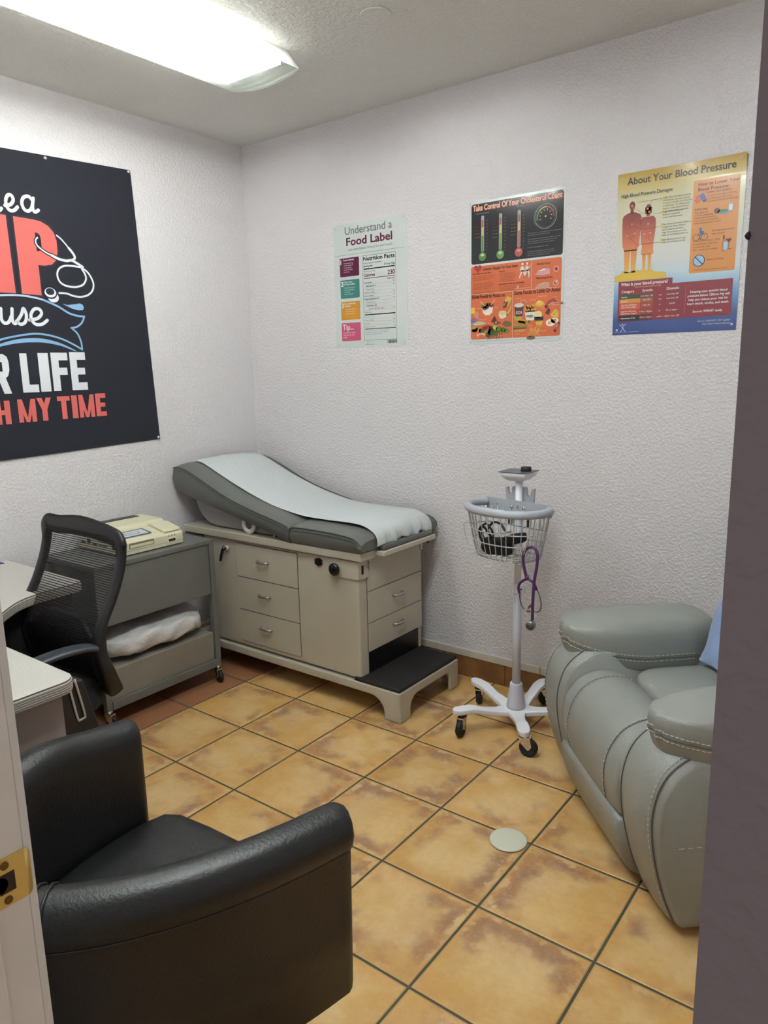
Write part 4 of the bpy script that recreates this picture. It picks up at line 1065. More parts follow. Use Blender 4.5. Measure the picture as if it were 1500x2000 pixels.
# --- food label poster
gl=pmat('poster_laminate_white',rgb(206,212,210),.22,coat=.4,coatr=.12)
Fp=Flat(on_back(.0016)); x0,x1,z0,z1=.643,1.101,1.640,2.251
Fp.mb.box(x0,x1,-.0016,-.0002,z0,z1,Fp.mi(gl))
MAR=ink(96,30,62); GRN=ink(66,130,122); ORG=ink(204,142,48); PNK=ink(196,86,116); GR=ink(96,98,100); GR2=ink(140,142,144)
Fp.text('Understand a',.722,2.197,.037,GR,w=.296); Fp.text('Food Label',.729,2.144,.037,MAR,w=.289,bold=.022)
Fp.text('...and make better choices for your health',.732,2.118,.0125,GR2,w=.287)
Fp.line([(.651,2.100),(1.090,2.100)],.0012,GR,2,round_=False)
for zt,c,nm,hd,body in ((2.086,MAR,'1',['Count Calories'],['Look at the serving','size, the number of','servings and the','number of calories','per serving']),
      (1.979,GRN,'2',['Check these','for heart health'],['Choose foods that are','lower in saturated fat','and sodium.','Keep trans fat to 0']),
      (1.872,ORG,'3',['Is it nutritionally','valuable?'],['Choose foods that are','nutrient dense and a','good source of fiber'])):
    Fp.rect(.682,.808,zt-.091,zt,c,1,.006); Fp.text(nm,.687,zt-.030,.022,WHT,bold=.03)
    lines(Fp,hd,.705,zt-.014,.0078,.0115,WHT,bold=.02); lines(Fp,body,.709,zt-.016-.0125*len(hd),.0052,.0105,WHT)
Fp.rect(.682,.809,1.675,1.766,PNK,1,.006); Fp.text('Tip...',.690,1.732,.026,WHT,bold=.01); lines(Fp,['Compare how added','sugars fit your daily','budget.'],.693,1.714,.0065,.0115,WHT)
for a,b in (((.831,2.085),(1.036,2.085)),((.831,1.674),(1.036,1.674)),((.831,2.085),(.831,1.674)),((1.036,2.085),(1.036,1.674))): Fp.line([a,b],.0012,BLK,2,round_=False)
Fp.text('Nutrition Facts',.836,2.061,.018,BLK,w=.195,bold=.025); Fp.text('8 servings per container',.836,2.045,.0082,GR); Fp.text('Serving size',.836,2.030,.0085,BLK,bold=.015); Fp.text('2/3 cup (55g)',1.031,2.030,.0085,BLK,bold=.015,align='R')
Fp.rect(.837,1.030,2.018,2.0235,BLK,2); Fp.text('Amount per serving',.838,2.006,.006,GR); Fp.text('Calories',.838,1.984,.0145,MAR,bold=.02); Fp.text('230',1.030,1.984,.020,MAR,bold=.025,align='R')
Fp.rect(.838,1.030,1.9745,1.977,BLK,2); Fp.text('% Daily Value*',1.030,1.963,.0055,BLK,bold=.02,align='R')
rows_=[('Total Fat 8g','10%',0,BLK),('Saturated Fat 1g','5%',1,BLK),('Trans Fat 0g','',1,GR),('Cholesterol 0mg','0%',0,GR),('Sodium 160mg','7%',0,GR),('Total Carbohydrate 37g','13%',0,BLK),('Dietary Fiber 4g','14%',1,GR2),('Total Sugars 12g','',1,BLK),('Includes 10g Added Sugars','20%',2,PNK),('Protein 3g','',0,GR)]
for i,(a,b,ind,c) in enumerate(rows_):
    z=1.9505-.0158*i; Fp.text(a,.838+.012*ind,z,.0066,c,bold=.018 if c is BLK else 0); 
    if b: Fp.text(b,1.029,z,.0060,c,align='R')
    Fp.line([(.838,z-.0045),(1.030,z-.0045)],.0006,GR2,2,round_=False)
Fp.rect(.838,1.030,1.7965,1.8015,BLK,2)
for i,(a,b) in enumerate((('Vitamin D 2mcg','10%'),('Calcium 260mg','20%'),('Iron 8mg','45%'),('Potassium 235mg','6%'))):
    z=1.785-.0160*i; Fp.text(a,.838,z,.0062,ink(172,140,100)); Fp.text(b,1.029,z,.0060,PNK if b!='6%' else GR2,align='R'); Fp.line([(.838,z-.0045),(1.030,z-.0045)],.0006,GR2,2,round_=False)
Fp.rect(.838,1.030,1.7275,1.7305,BLK,2)
lines(Fp,['* The % Daily Value (DV) tells you how much a nutrient in','a serving of food contributes to a daily diet. 2,000 calories','a day is used for general nutrition advice.'],.841,1.719,.0042,.009,GR)
rnd=random.Random(2); x=.978
while x<1.036:
    w_=rnd.choice((.0012,.002,.003)); Fp.rect(x,x+w_,1.655,1.671,BLK,2); x+=w_+rnd.choice((.0012,.002))
Fp.line([(.850,1.658),(.856,1.667)],.0012,MAR,2); Fp.line([(.851,1.667),(.854,1.662)],.0012,MAR,2); Fp.rect(.836,.895,1.6525,1.654,GR,2)
tack(Fp,[(.662,2.232),(1.088,2.238),(.664,1.657),(1.082,1.655)])
po=Fp.build('poster'); tag(po,'white nutrition poster titled Understand a Food Label on the back wall','poster')

# --- cholesterol poster
Fc=Flat(on_back(.0016)); Fc.mb.box(1.445,1.902,-.0016,-.0002,1.632,2.246,Fc.mi(gl))
BKP=pmat('print_black_gloss',rgb(34,34,38),.16,coat=.7,coatr=.06); OR=ink(206,104,62); BR=ink(72,30,22); CRM=ink(226,206,180)
Fc.rect(1.458,1.895,1.981,2.236,BKP,1,.010); Fc.rect(1.456,1.892,1.652,1.972,OR,1,.010)
Fc.text('Take Control Of Your Cholesterol Count',1.465,2.2065,.0235,ink(196,92,66),w=.424,bold=.055,lay=2); Fc.text('Take Control Of Your Cholesterol Count',1.467,2.2075,.0215,ink(232,196,176),w=.420,bold=.008,lay=3)
for cx,c,zt in ((1.515,ink(84,128,60),2.182),(1.604,ink(104,146,72),2.180),(1.693,ink(176,84,70),2.181)):
    Fc.rect(cx-.0075,cx+.0075,2.03,zt+.002,ink(150,150,146),2,.005); Fc.rect(cx-.0045,cx+.0045,2.02,2.10,c,3); Fc.rect(cx-.0045,cx+.0045,2.10,2.135,ink(196,170,120),3); Fc.rect(cx-.0045,cx+.0045,2.135,2.165,ink(150,84,60),3)
    Fc.ell(cx,2.011,.0215,.0215,ink(18,18,20),3,24); Fc.ell(cx,2.011,.0185,.0185,c,4,24); Fc.ell(cx,2.018,.010,.006,ink(180,196,160) if c!=ink(176,84,70) else ink(206,140,126),5,14)
    for i in range(11): Fc.text(str(280-20*i),cx+.016,2.158-.0135*i,.0055,ink(96,96,92),lay=3)
    for i,(t,cc_) in enumerate((('High',ink(128,60,44)),('240 and above',ink(128,72,50)),('Borderline',ink(140,104,56)),('200 - 239',ink(150,140,84)),('Desirable',ink(120,136,84)))):
        Fc.text(t,cx-.038,2.150-.014*i-(0 if cx<1.6 else .01),.0042,cc_,lay=3)
Fc.text('Total Cholesterol Level',1.480,2.192,.0048,ink(150,148,140)); Fc.text('LDL Count',1.59,2.194,.0048,ink(128,70,50)); Fc.text('HDL Count',1.68,2.196,.0048,ink(150,148,140))
cx,cz=1.815,2.142
def arcpts(r,a0,a1,n=20): return [(cx+r*math.cos(math.radians(a0+(a1-a0)*k/n)),cz+r*math.sin(math.radians(a0+(a1-a0)*k/n))) for k in range(n+1)]
Fc.line(arcpts(.049,0,360,40),.0022,ink(150,154,152),2); Fc.line(arcpts(.043,0,360,40),.001,ink(110,112,110),2)
Fc.line(arcpts(.037,200,140),.005,ink(84,140,66),3,round_=False); Fc.line(arcpts(.037,140,80),.005,ink(176,160,90),3,round_=False); Fc.line(arcpts(.037,80,20),.005,ink(168,80,60),3,round_=False); Fc.line(arcpts(.037,20,-10),.005,ink(140,44,40),3,round_=False)
Fc.line(arcpts(.054,215,150),.0016,ink(74,110,66),2); Fc.line(arcpts(.055,55,5),.0016,ink(130,60,50),2)
for k in range(8):
    a=math.radians(205-33*k); Fc.line([(cx+.024*math.cos(a),cz+.024*math.sin(a)),(cx+.029*math.cos(a),cz+.029*math.sin(a))],.003,ink(196,190,150),3)
Fc.ell(cx,cz,.004,.004,ink(170,172,170),3)
tx=['Total cholesterol is a measure of all the cholesterol in the blood','and it includes both LDL and HDL counts.','','LDL cholesterol is the bad kind which can build up in the walls','of the arteries. HDL is the good kind and carries it back','to the liver. Ask your doctor about your numbers.','','Eat well, be active and know your levels.','','A fasting blood test gives your total, LDL and HDL','levels. Healthy adults should be tested regularly and','follow the advice of their health care team.']
for i,t in enumerate(tx): Fc.text(t,1.735,2.080-.0082*i,.0040,ink(140,140,138),lay=3)
# lifestyle
Fc.poly([(1.492+.0205*16*math.sin(t)**3/17,1.962+.0205*(13*math.cos(t)-5*math.cos(2*t)-2*math.cos(3*t)-math.cos(4*t))/17) for t in [2*PI*k/28 for k in range(28)]],ink(164,50,46),4)
Fc.text('Lifestyle Changes For Your Heart',1.519,1.951,.0115,BR,w=.172,bold=.022)
Fc.text('Eat healthy for your heart',1.466,1.937,.0062,BR,bold=.02); 
lines(Fc,['Eat more foods low in fat. Include whole','grains, fruits and vegetables every day,','with fish, beans and lean meats.','','Limit foods high in saturated fat and','fried foods. Choose lowfat dairy foods,','egg whites, skinless poultry and nuts','to lower the bad cholesterol.','','To lower sodium, read food labels, cook','at home more often and flavor with','herbs and spices instead of salt.'],1.468,1.926,.0046,.0079,ink(110,54,36))
Fc.text('Exercise',1.600,1.937,.0055,BR,bold=.02); lines(Fc,['Regular physical activity can','lower your blood pressure and','raise your good cholesterol.','Try to be active at least','30 to 40 minutes each day.'],1.602,1.927,.0046,.0079,ink(110,54,36))
Fc.text('Lose weight if you are overweight',1.598,1.882,.0062,BR,bold=.02); lines(Fc,['Losing weight can help lower your LDL, total','cholesterol and triglyceride levels, as well as','lower your blood pressure.'],1.600,1.872,.0046,.0079,ink(110,54,36))
for dx in (0,.022):
    c=ink(236,228,214); X_=1.712+dx
    Fc.ell(X_,1.960,.0045,.005,c,3,14); Fc.poly([(X_-.007,1.952),(X_+.006,1.953),(X_+.007,1.932),(X_-.004,1.930)],c,3)
    Fc.line([(X_-.003,1.932),(X_-.008,1.918),(X_-.014,1.904)],[.008,.006,.004],c,3); Fc.line([(X_+.004,1.932),(X_+.010,1.918),(X_+.008,1.902)],[.008,.006,.004],c,3)
    Fc.line([(X_-.004,1.950),(X_-.011,1.942),(X_-.008,1.932)],.0035,c,3); Fc.line([(X_+.004,1.950),(X_+.012,1.943),(X_+.015,1.952)],.0035,c,3)
Fc.line([(1.676,1.860),(1.752,1.860)],.001,CRM,3,round_=False); Fc.line([(1.686,1.862),(1.694,1.872)],.0015,WHT,3); Fc.line([(1.696,1.862),(1.688,1.872)],.0015,WHT,3)
Fc.line([(1.754,1.970),(1.756,1.853)],.0015,CRM,3,round_=False); Fc.line([(1.457,1.851),(1.890,1.851)],.0015,CRM,3,round_=False); Fc.line([(1.666,1.851),(1.668,1.653)],.0015,CRM,3,round_=False)
Fc.text('Normal Artery',1.780,1.949,.0080,BR,w=.062,bold=.025); Fc.text('Narrowing Artery',1.778,1.892,.0080,BR,w=.075,bold=.025)
for zc,c in ((1.922,ink(206,150,160)),(1.866,ink(196,146,130))):
    Fc.poly([(1.772,zc-.012),(1.785,zc+.004),(1.812,zc+.010),(1.838,zc+.009),(1.840,zc-.014),(1.800,zc-.016)],c,3); Fc.poly([(1.785,zc+.003),(1.812,zc+.009),(1.826,zc+.008),(1.800,zc+.001)],ink(240,232,220) if zc>1.9 else ink(206,170,96),4)
    Fc.ell(1.868,zc+.004,.012,.012,ink(226,170,150),3,20); Fc.ell(1.868,zc+.004,.008,.008,ink(140,40,40),4,16)
Fc.ell(1.870,1.872,.004,.006,ink(220,186,150),5,12)
Fc.text('Some Foods to Focus on',1.462,1.832,.0150,BR,w=.166,bold=.03); Fc.text('Some Foods to Limit Or Avoid',1.674,1.834,.0165,BR,w=.214,bold=.03)
# foods: left
e=Fc.ell
Fc.poly([(1.455,1.792),(1.478,1.794),(1.476,1.768),(1.456,1.766)],ink(222,186,84),3); e(1.484,1.764,.013,.013,ink(222,142,70),3); e(1.490,1.752,.007,.008,ink(160,150,180),4); e(1.470,1.737,.015,.011,ink(110,110,170),3); e(1.468,1.743,.012,.006,ink(170,96,96),4)
Fc.poly([(1.514,1.790),(1.572,1.796),(1.566,1.768),(1.552,1.757),(1.532,1.757),(1.519,1.768)],ink(226,220,204),3)
for a,b,c in ((1.522,1.795,ink(76,110,50)),(1.535,1.802,ink(90,130,60)),(1.548,1.802,ink(126,50,40)),(1.562,1.798,ink(120,74,44)),(1.540,1.792,ink(160,60,52)),(1.528,1.787,ink(150,90,60))): e(a,b,.011,.009,c,4)
Fc.line([(1.506,1.818),(1.530,1.796)],.0018,ink(230,222,200),5); Fc.line([(1.580,1.822),(1.560,1.800)],.0018,ink(226,214,190),5)
Fc.poly([(1.622,1.782),(1.646,1.790),(1.664,1.822),(1.640,1.832),(1.626,1.812)],ink(204,176,72),3); Fc.poly([(1.620,1.780),(1.638,1.788),(1.645,1.808),(1.626,1.812)],ink(100,40,40),4); Fc.text('OATS',1.628,1.790,.006,WHT,lay=5,rot=1.1)
Fc.poly([(1.597,1.757),(1.640,1.762),(1.636,1.744),(1.620,1.736),(1.604,1.740)],ink(214,206,196),3); e(1.618,1.763,.019,.009,ink(220,190,120),4); Fc.line([(1.640,1.752),(1.655,1.770),(1.662,1.790)],[.010,.008,.002],ink(206,174,84),5)
Fc.poly([(1.461,1.722),(1.478,1.730),(1.510,1.732),(1.540,1.722),(1.512,1.714),(1.478,1.714)],ink(176,178,140),3); Fc.line([(1.470,1.719),(1.500,1.718),(1.530,1.722)],.004,ink(206,206,186),4)
Fc.poly([(1.560,1.726),(1.578,1.752),(1.588,1.734),(1.580,1.722)],ink(84,44,34),3); e(1.586,1.722,.010,.008,ink(70,30,26),4); e(1.586,1.722,.005,.004,ink(206,170,130),5); e(1.602,1.720,.008,.006,ink(140,80,50),4)
Fc.poly([(1.614,1.712),(1.632,1.728),(1.660,1.720),(1.664,1.704),(1.640,1.700)],ink(112,92,54),3)
for a,b,r,c in ((1.476,1.700,.018,ink(176,140,60)),(1.470,1.688,.013,ink(200,100,70)),(1.494,1.694,.015,ink(190,120,60)),(1.510,1.688,.014,ink(74,96,44)),(1.528,1.700,.012,ink(150,44,40)),(1.545,1.704,.012,ink(166,52,44)),(1.560,1.700,.010,ink(96,44,60)),(1.580,1.698,.014,ink(166,180,70)),(1.600,1.692,.015,ink(90,120,54)),(1.622,1.688,.013,ink(74,110,50)),(1.640,1.682,.012,ink(96,124,60)),(1.562,1.682,.018,ink(66,84,40)),(1.582,1.676,.014,ink(84,100,50)),(1.546,1.670,.012,ink(60,78,40)),(1.548,1.686,.012,ink(120,130,70))): e(a,b,r,r*.85,c,4,16)
for k in range(6): Fc.line([(1.566+.010*k,1.684),(1.545+.014*k,1.648+.003*(k%3))],[.007,.003],ink(66+6*k,82+4*k,40),5)
for a in (1.492,1.504,1.516,1.526): e(a,1.674+.003*math.sin(a*900),.005,.005,ink(222,196,170),5,10)
# foods: right
Fc.poly([(1.677,1.786),(1.720,1.789),(1.715,1.742),(1.682,1.742)],ink(84,52,58),3); e(1.6985,1.789,.0225,.009,ink(206,200,196),4); Fc.line([(1.704,1.794),(1.710,1.810),(1.726,1.810),(1.734,1.800)],.0025,ink(196,180,176),5); Fc.text('SODA',1.684,1.752,.013,ink(226,200,196),w=.030,lay=5,bold=.02)
Fc.poly([(1.725,1.764),(1.778,1.768),(1.770,1.722),(1.734,1.720)],ink(222,216,206),3); Fc.rect(1.728,1.775,1.757,1.764,ink(120,48,40),4); Fc.text('FRIED',1.735,1.735,.010,ink(70,44,36),w=.032,lay=5,bold=.03)
for k in range(6): e(1.732+.008*k,1.774+.006*math.sin(k*2.1),.008,.010,ink(206,156,70),4)
e(1.796,1.786,.024,.011,ink(214,160,60),3); e(1.796,1.792,.018,.010,ink(222,180,76),4); e(1.792,1.797,.008,.006,ink(230,200,110),5)
Fc.line([(1.824,1.772),(1.840,1.796),(1.860,1.802),(1.868,1.790)],.012,ink(166,70,66),3); Fc.line([(1.834,1.776),(1.862,1.788),(1.898,1.786)],.009,ink(190,104,84),4); Fc.line([(1.836,1.780),(1.864,1.791),(1.896,1.789)],.002,ink(226,180,150),5)
e(1.790,1.744,.018,.016,ink(222,206,150),4); Fc.poly([(1.770,1.736),(1.816,1.734),(1.812,1.720),(1.774,1.720)],ink(46,34,44),4); Fc.poly([(1.779,1.716),(1.812,1.716),(1.808,1.700),(1.782,1.700)],ink(216,180,64),4)
Fc.poly([(1.822,1.748),(1.836,1.770),(1.846,1.760),(1.838,1.740)],ink(84,44,30),4); Fc.poly([(1.848,1.744),(1.868,1.764),(1.882,1.752),(1.884,1.728),(1.852,1.732)],ink(216,176,66),3); e(1.862,1.742,.004,.004,ink(180,130,40),4,10); e(1.872,1.750,.003,.003,ink(180,130,40),4,10)
Fc.poly([(1.672,1.745),(1.712,1.742),(1.718,1.730),(1.676,1.734)],ink(176,170,90),3); Fc.line([(1.680,1.728),(1.716,1.722),(1.750,1.718)],.010,ink(206,160,66),4); Fc.line([(1.700,1.720),(1.745,1.710)],.010,ink(212,172,80),4)
e(1.703,1.706,.030,.015,ink(190,126,58),4); Fc.poly([(1.672,1.702),(1.736,1.702),(1.738,1.692),(1.670,1.692)],ink(120,130,60),5); Fc.poly([(1.671,1.693),(1.737,1.693),(1.735,1.688),(1.672,1.686)],ink(150,60,40),5); e(1.703,1.684,.030,.010,ink(196,140,70),4)
for k in range(9): Fc.line([(1.756+.004*k,1.664),(1.752+.006*k,1.690+.006*math.sin(k*1.7))],.0028,ink(222,176,80),4)
Fc.poly([(1.740,1.672),(1.776,1.678),(1.784,1.656),(1.745,1.652)],ink(196,130,70),5)
e(1.848,1.708,.022,.015,ink(232,226,214),3); e(1.866,1.716,.018,.012,ink(232,226,214),3); e(1.842,1.706,.007,.006,ink(220,150,50),4); e(1.868,1.718,.007,.006,ink(222,150,50),4); Fc.line([(1.884,1.706),(1.878,1.686),(1.868,1.672)],.012,ink(186,86,76),4); Fc.line([(1.881,1.706),(1.875,1.688)],.003,ink(226,176,150),5); e(1.757,1.648,.021,.008,ink(120,96,80),5)
for a,b,t in ((1.486,1.786,'Lowfat dairy'),(1.580,1.786,'Salads'),(1.604,1.768,'Whole grain'),(1.500,1.738,'Beans and nuts'),(1.545,1.718,'Fish'),(1.620,1.740,'Cereals'),(1.490,1.662,'Fruit'),(1.596,1.662,'Vegetables'),(1.684,1.816,'Soft drinks'),(1.750,1.806,'Fried foods'),(1.788,1.818,'Packaged snacks'),(1.860,1.812,'Bacon'),(1.804,1.770,'Ice cream'),(1.852,1.778,'Whole milk cheese'),(1.745,1.698,'Pastries'),(1.790,1.694,'Butter'),(1.800,1.674,'Whole eggs'),(1.684,1.666,'Burgers'),(1.790,1.658,'Fries')): Fc.text(t,a,b,.0040,CRM,lay=5)
Fc.rect(1.46,1.86,1.6425,1.6438,GR2,2); tack(Fc,[(1.452,2.238),(1.893,2.234),(1.892,1.640),(1.455,1.640)])
po=Fc.build('poster'); tag(po,'black and orange poster titled Take Control Of Your Cholesterol Count','poster')

# --- blood pressure poster
def mat_grad(name,stops,axis,a,b,rough=.16,var=0.):
    m=bpy.data.materials.new(name); m.use_nodes=True; q=NT(m); p=q.n['Principled BSDF']
    c=q.coord(); X,Y,Z=q.xyz(c); v=Z if axis=='z' else X
    if var: v=q.math('ADD',v,q.math('MULTIPLY',q.math('SUBTRACT',q.noise(c,9,2),.5),var))
    f=q.math('DIVIDE',q.math('SUBTRACT',v,a),b-a,clamp=True)
    r=q.new('ShaderNodeValToRGB'); q.l.new(f,r.inputs[0]); el=r.color_ramp.elements
    while len(el)<len(stops): el.new(.5)
    for e_,(pos,col) in zip(el,stops): e_.position=pos; e_.color=rgb(*col)
    q.l.new(r.outputs[0],p.inputs['Base Color']); p.inputs['Roughness'].default_value=rough; p.inputs['Coat Weight'].default_value=.6; p.inputs['Coat Roughness'].default_value=.06; return m
Fb=Flat(on_back(.0016)); bx0,bx1,bz0,bz1=2.118,2.581,1.643,2.253
bgm=mat_grad('poster_sky_gradient',[(0,(44,66,128)),(.10,(52,80,144)),(.25,(112,162,206)),(.37,(186,206,214)),(.46,(208,208,206)),(.62,(210,208,188)),(.84,(210,204,168)),(.93,(204,180,110)),(1,(184,150,66))],'z',bz0,bz1,var=.03)
n_=len(Fb.mats)
# sheet with a lifted, curled top-right corner
S=Fb.mi(bgm); nx,nz=20,40; vs=[]
def sheet_y(x,z):
    d=max(0,((x-bx0)/(bx1-bx0)-.60)/.40)*max(0,((z-bz0)/(bz1-bz0)-.89)/.11)
    return -.0016-.012*d**1.5
Fb.fn=lambda x,z,h: Vector((x,sheet_y(x,z)-.00035*h,z))
for i in range(nz+1):
    for j in range(nx+1):
        x=bx0+(bx1-bx0)*j/nx; z=bz0+(bz1-bz0)*i/nz; vs.append((x,sheet_y(x,z),z))
Fb.mb.add(vs,[(i*(nx+1)+j,i*(nx+1)+j+1,(i+1)*(nx+1)+j+1,(i+1)*(nx+1)+j) for i in range(nz) for j in range(nx)],S)
DK=ink(30,26,34); Fb.text('About Your Blood Pressure',2.155,2.209,.0250,DK,w=.392,bold=.016)
Fb.text('High Blood Pressure Damages:',2.134,2.164,.0125,DK,w=.196,bold=.01)
ORP=ink(208,136,66); Fb.rect(2.403,2.563,1.857,2.186,ORP,1,.006)
lines(Fb,['How to Lower Your','Blood Pressure:'],2.420,2.164,.0115,.0175,ink(84,44,30),bold=.015)
BT=ink(110,62,36)
Fb.text('Lower your sodium:',2.452,2.136,.0070,BT,bold=.02); lines(Fb,['Consume less than 2,300 mg','of sodium per day. Avoid','processed foods and table salt.'],2.454,2.124,.0058,.0098,BT)
Fb.text('DASH diet:',2.412,2.080,.0068,BT,bold=.02); lines(Fb,['Eat a diet rich','in fruits, vegetables,','low-fat dairy products,','nuts, seeds, and legumes','with adequate lean protein.'],2.413,2.069,.0058,.0092,BT)
lines(Fb,['Exercise and control','your weight.'],2.477,2.000,.0062,.011,BT); lines(Fb,['If you drink alcohol, drink','in moderation each day.','2 drinks for men','and 1 drink for women.'],2.413,1.968,.0062,.0105,BT); Fb.text('Avoid smoking.',2.464,1.899,.0066,BT)
Fb.text('* AHA/ACC 2017 update   ask your care team for advice',2.42,1.866,.0034,BT)
Fb.poly([(2.424,2.132),(2.440,2.140),(2.450,2.120),(2.436,2.112)],ink(70,98,170),3); Fb.poly([(2.438,2.112),(2.450,2.117),(2.453,2.111),(2.441,2.106)],ink(30,30,60),4); Fb.poly([(2.414,2.130),(2.424,2.134),(2.426,2.120),(2.431,2.116),(2.418,2.104),(2.408,2.116),(2.413,2.119)],ink(204,90,60),3)
Fb.ell(2.512,2.064,.028,.007,ink(120,150,190),3); Fb.ell(2.510,2.067,.018,.006,ink(80,130,70),4); Fb.ell(2.490,2.070,.010,.010,ink(110,40,44),4); Fb.rect(2.530,2.543,2.066,2.088,ink(214,220,226),4); Fb.rect(2.530,2.543,2.086,2.092,ink(150,180,210),5)
for cx in (2.423,2.452): Fb.line([(cx+.0115*math.cos(a),1.985+.0115*math.sin(a)) for a in [2*PI*k/24 for k in range(25)]],.0014,DK,3,round_=False)
Fb.line([(2.426,1.988),(2.434,2.000),(2.447,1.999),(2.452,1.986)],.0016,DK,3); Fb.poly([(2.432,2.006),(2.438,2.010),(2.448,2.004),(2.450,1.994),(2.440,1.992)],ink(66,92,160),4); Fb.line([(2.440,1.994),(2.434,1.985),(2.438,1.976)],.004,ink(66,92,160),4); Fb.ell(2.437,2.014,.0045,.0045,ink(70,96,164),5,14)
Fb.poly([(2.517,1.975),(2.522,1.975),(2.522,1.965),(2.526,1.960),(2.526,1.925),(2.514,1.925),(2.514,1.960),(2.517,1.965)],ink(190,110,60),3); Fb.rect(2.517,2.522,1.968,1.982,ink(70,24,30),4); Fb.poly([(2.524,1.968),(2.548,1.968),(2.540,1.956),(2.536,1.956)],ink(90,28,50),4); Fb.line([(2.538,1.957),(2.538,1.936)],.0014,DK,4); Fb.rect(2.520,2.534,1.930,1.958,ink(160,196,220),5); Fb.line([(2.530,1.932),(2.546,1.932)],.002,DK,4)
Fb.ell(2.437,1.901,.021,.021,DK,3,28); Fb.ell(2.437,1.901,.0185,.0185,ink(150,186,216),4,28); Fb.line([(2.424,1.914),(2.450,1.888)],.003,DK,5); Fb.line([(2.427,1.897),(2.440,1.903)],.0025,ink(216,170,160),5)
# figures
fg=mat_grad('poster_figures_gradient',[(0,(212,178,60)),(.18,(216,150,66)),(.42,(206,110,66)),(.72,(150,58,48)),(1,(96,36,34))],'z',1.868,2.150,rough=.3)
def fig(X,zt,s,female):
    Fb.ell(X,zt-.021*s,.0155*s,.021*s,fg,2,24); Fb.poly([(X-.008*s,zt-.040*s),(X+.008*s,zt-.040*s),(X+.010*s,zt-.062*s),(X-.010*s,zt-.062*s)],fg,2)
    if female:
        Fb.poly([(X-.018*s,zt-.015*s),(X+.018*s,zt-.015*s),(X+.019*s,zt-.046*s),(X+.010*s,zt-.050*s),(X-.010*s,zt-.050*s),(X-.019*s,zt-.046*s)],fg,2)
        p=[(-.030,-.064),(.030,-.064),(.042,-.080),(.044,-.12),(.040,-.165),(.036,-.205),(.033,-.212),(.038,-.262),(-.030,-.262),(-.026,-.212),(-.032,-.205),(-.036,-.165),(-.040,-.12),(-.040,-.080)]
        legs=[(-.013,-.260,-.013,-.345),(.016,-.260,.018,-.345)]; lw=[.022,.016,.014]
    else:
        p=[(-.020,-.058),(.020,-.058),(.046,-.070),(.052,-.085),(.050,-.13),(.047,-.185),(.044,-.235),(.038,-.240),(.036,-.255),(-.036,-.255),(-.038,-.240),(-.044,-.235),(-.048,-.185),(-.050,-.13),(-.050,-.085),(-.044,-.070)]
        legs=[(-.018,-.25,-.018,-.37),(.018,-.25,.018,-.37)]; lw=[.034,.028,.022]
    Fb.poly([(X+a*s,zt+b*s) for a,b in p],fg,2)
    for a,b,c,d in legs: Fb.line([(X+a*s,zt+b*s),(X+(a+c)/2*s,zt+(b+d)/2*s),(X+c*s,zt+d*s)],[w_*s for w_ in lw],fg,2,round_=False)
fig(2.178,2.147,.72,False); fig(2.241,2.128,.70,True)
Fb.poly([(2.119,1.872),(2.140,1.876),(2.150,1.890),(2.170,1.884),(2.200,1.888),(2.235,1.886),(2.262,1.888),(2.275,1.878),(2.320,1.872),(2.320,1.850),(2.119,1.850)],fg,2)
for a,b in ((2.178,2.130),(2.186,2.120),(2.238,2.112),(2.244,2.100),(2.180,2.062),(2.243,2.056),(2.164,2.020),(2.192,2.026),(2.230,2.020),(2.252,2.022)): Fb.ell(a,b,.0042,.0042,ink(214,130,96),4,12)
for pts in ([(2.196,2.140),(2.292,2.142)],[(2.248,2.125),(2.254,2.142)],[(2.196,2.116),(2.226,2.092)],[(2.266,2.090),(2.292,2.090)],[(2.181,2.060),(2.212,2.040),(2.292,2.040)],[(2.166,2.018),(2.204,1.984),(2.290,1.984)],[(2.192,2.024),(2.178,2.008)],[(2.230,2.018),(2.256,1.990)],[(2.252,2.020),(2.244,2.004)]): Fb.line(pts,.0010,ink(92,52,40),5,round_=False)
BD=ink(104,92,70)
for zt,tx in ((2.140,['High blood pressure causes','strokes by causing a break','in blood vessels and bleeding','in the brain. If a blood clot','blocks a narrowed artery,','it can also cause a stroke.']),(2.089,['High blood pressure','leads to impaired','vision and blindness.']),(2.044,['High blood pressure leads to','congestive heart failure','and a weakened heart.','High blood pressure also','leads to hardened arteries.']),(1.988,['High blood pressure can','cause the kidneys to fail.'])):
    Fb.ell(2.296,zt+.002,.008,.006,ink(220,200,104),2); lines(Fb,tx,2.296,zt,.0062,.0098,BD)
RD=ink(136,42,52); Fb.poly([(2.136,1.694),(2.560,1.698),(2.560,1.828),(2.345,1.828),(2.345,1.849),(2.136,1.849)],RD,3)
Fb.text('What is your blood pressure?',2.146,1.832,.0115,WHT,w=.182,bold=.02,lay=4); Fb.text('Blood Pressure Level (mmHg)',2.205,1.822,.0055,ink(220,180,120),lay=4)
for t,x in (('Category',2.150),('Systolic',2.232),('Diastolic',2.325)): Fb.text(t,x,1.805,.0092,WHT,lay=5,bold=.012)
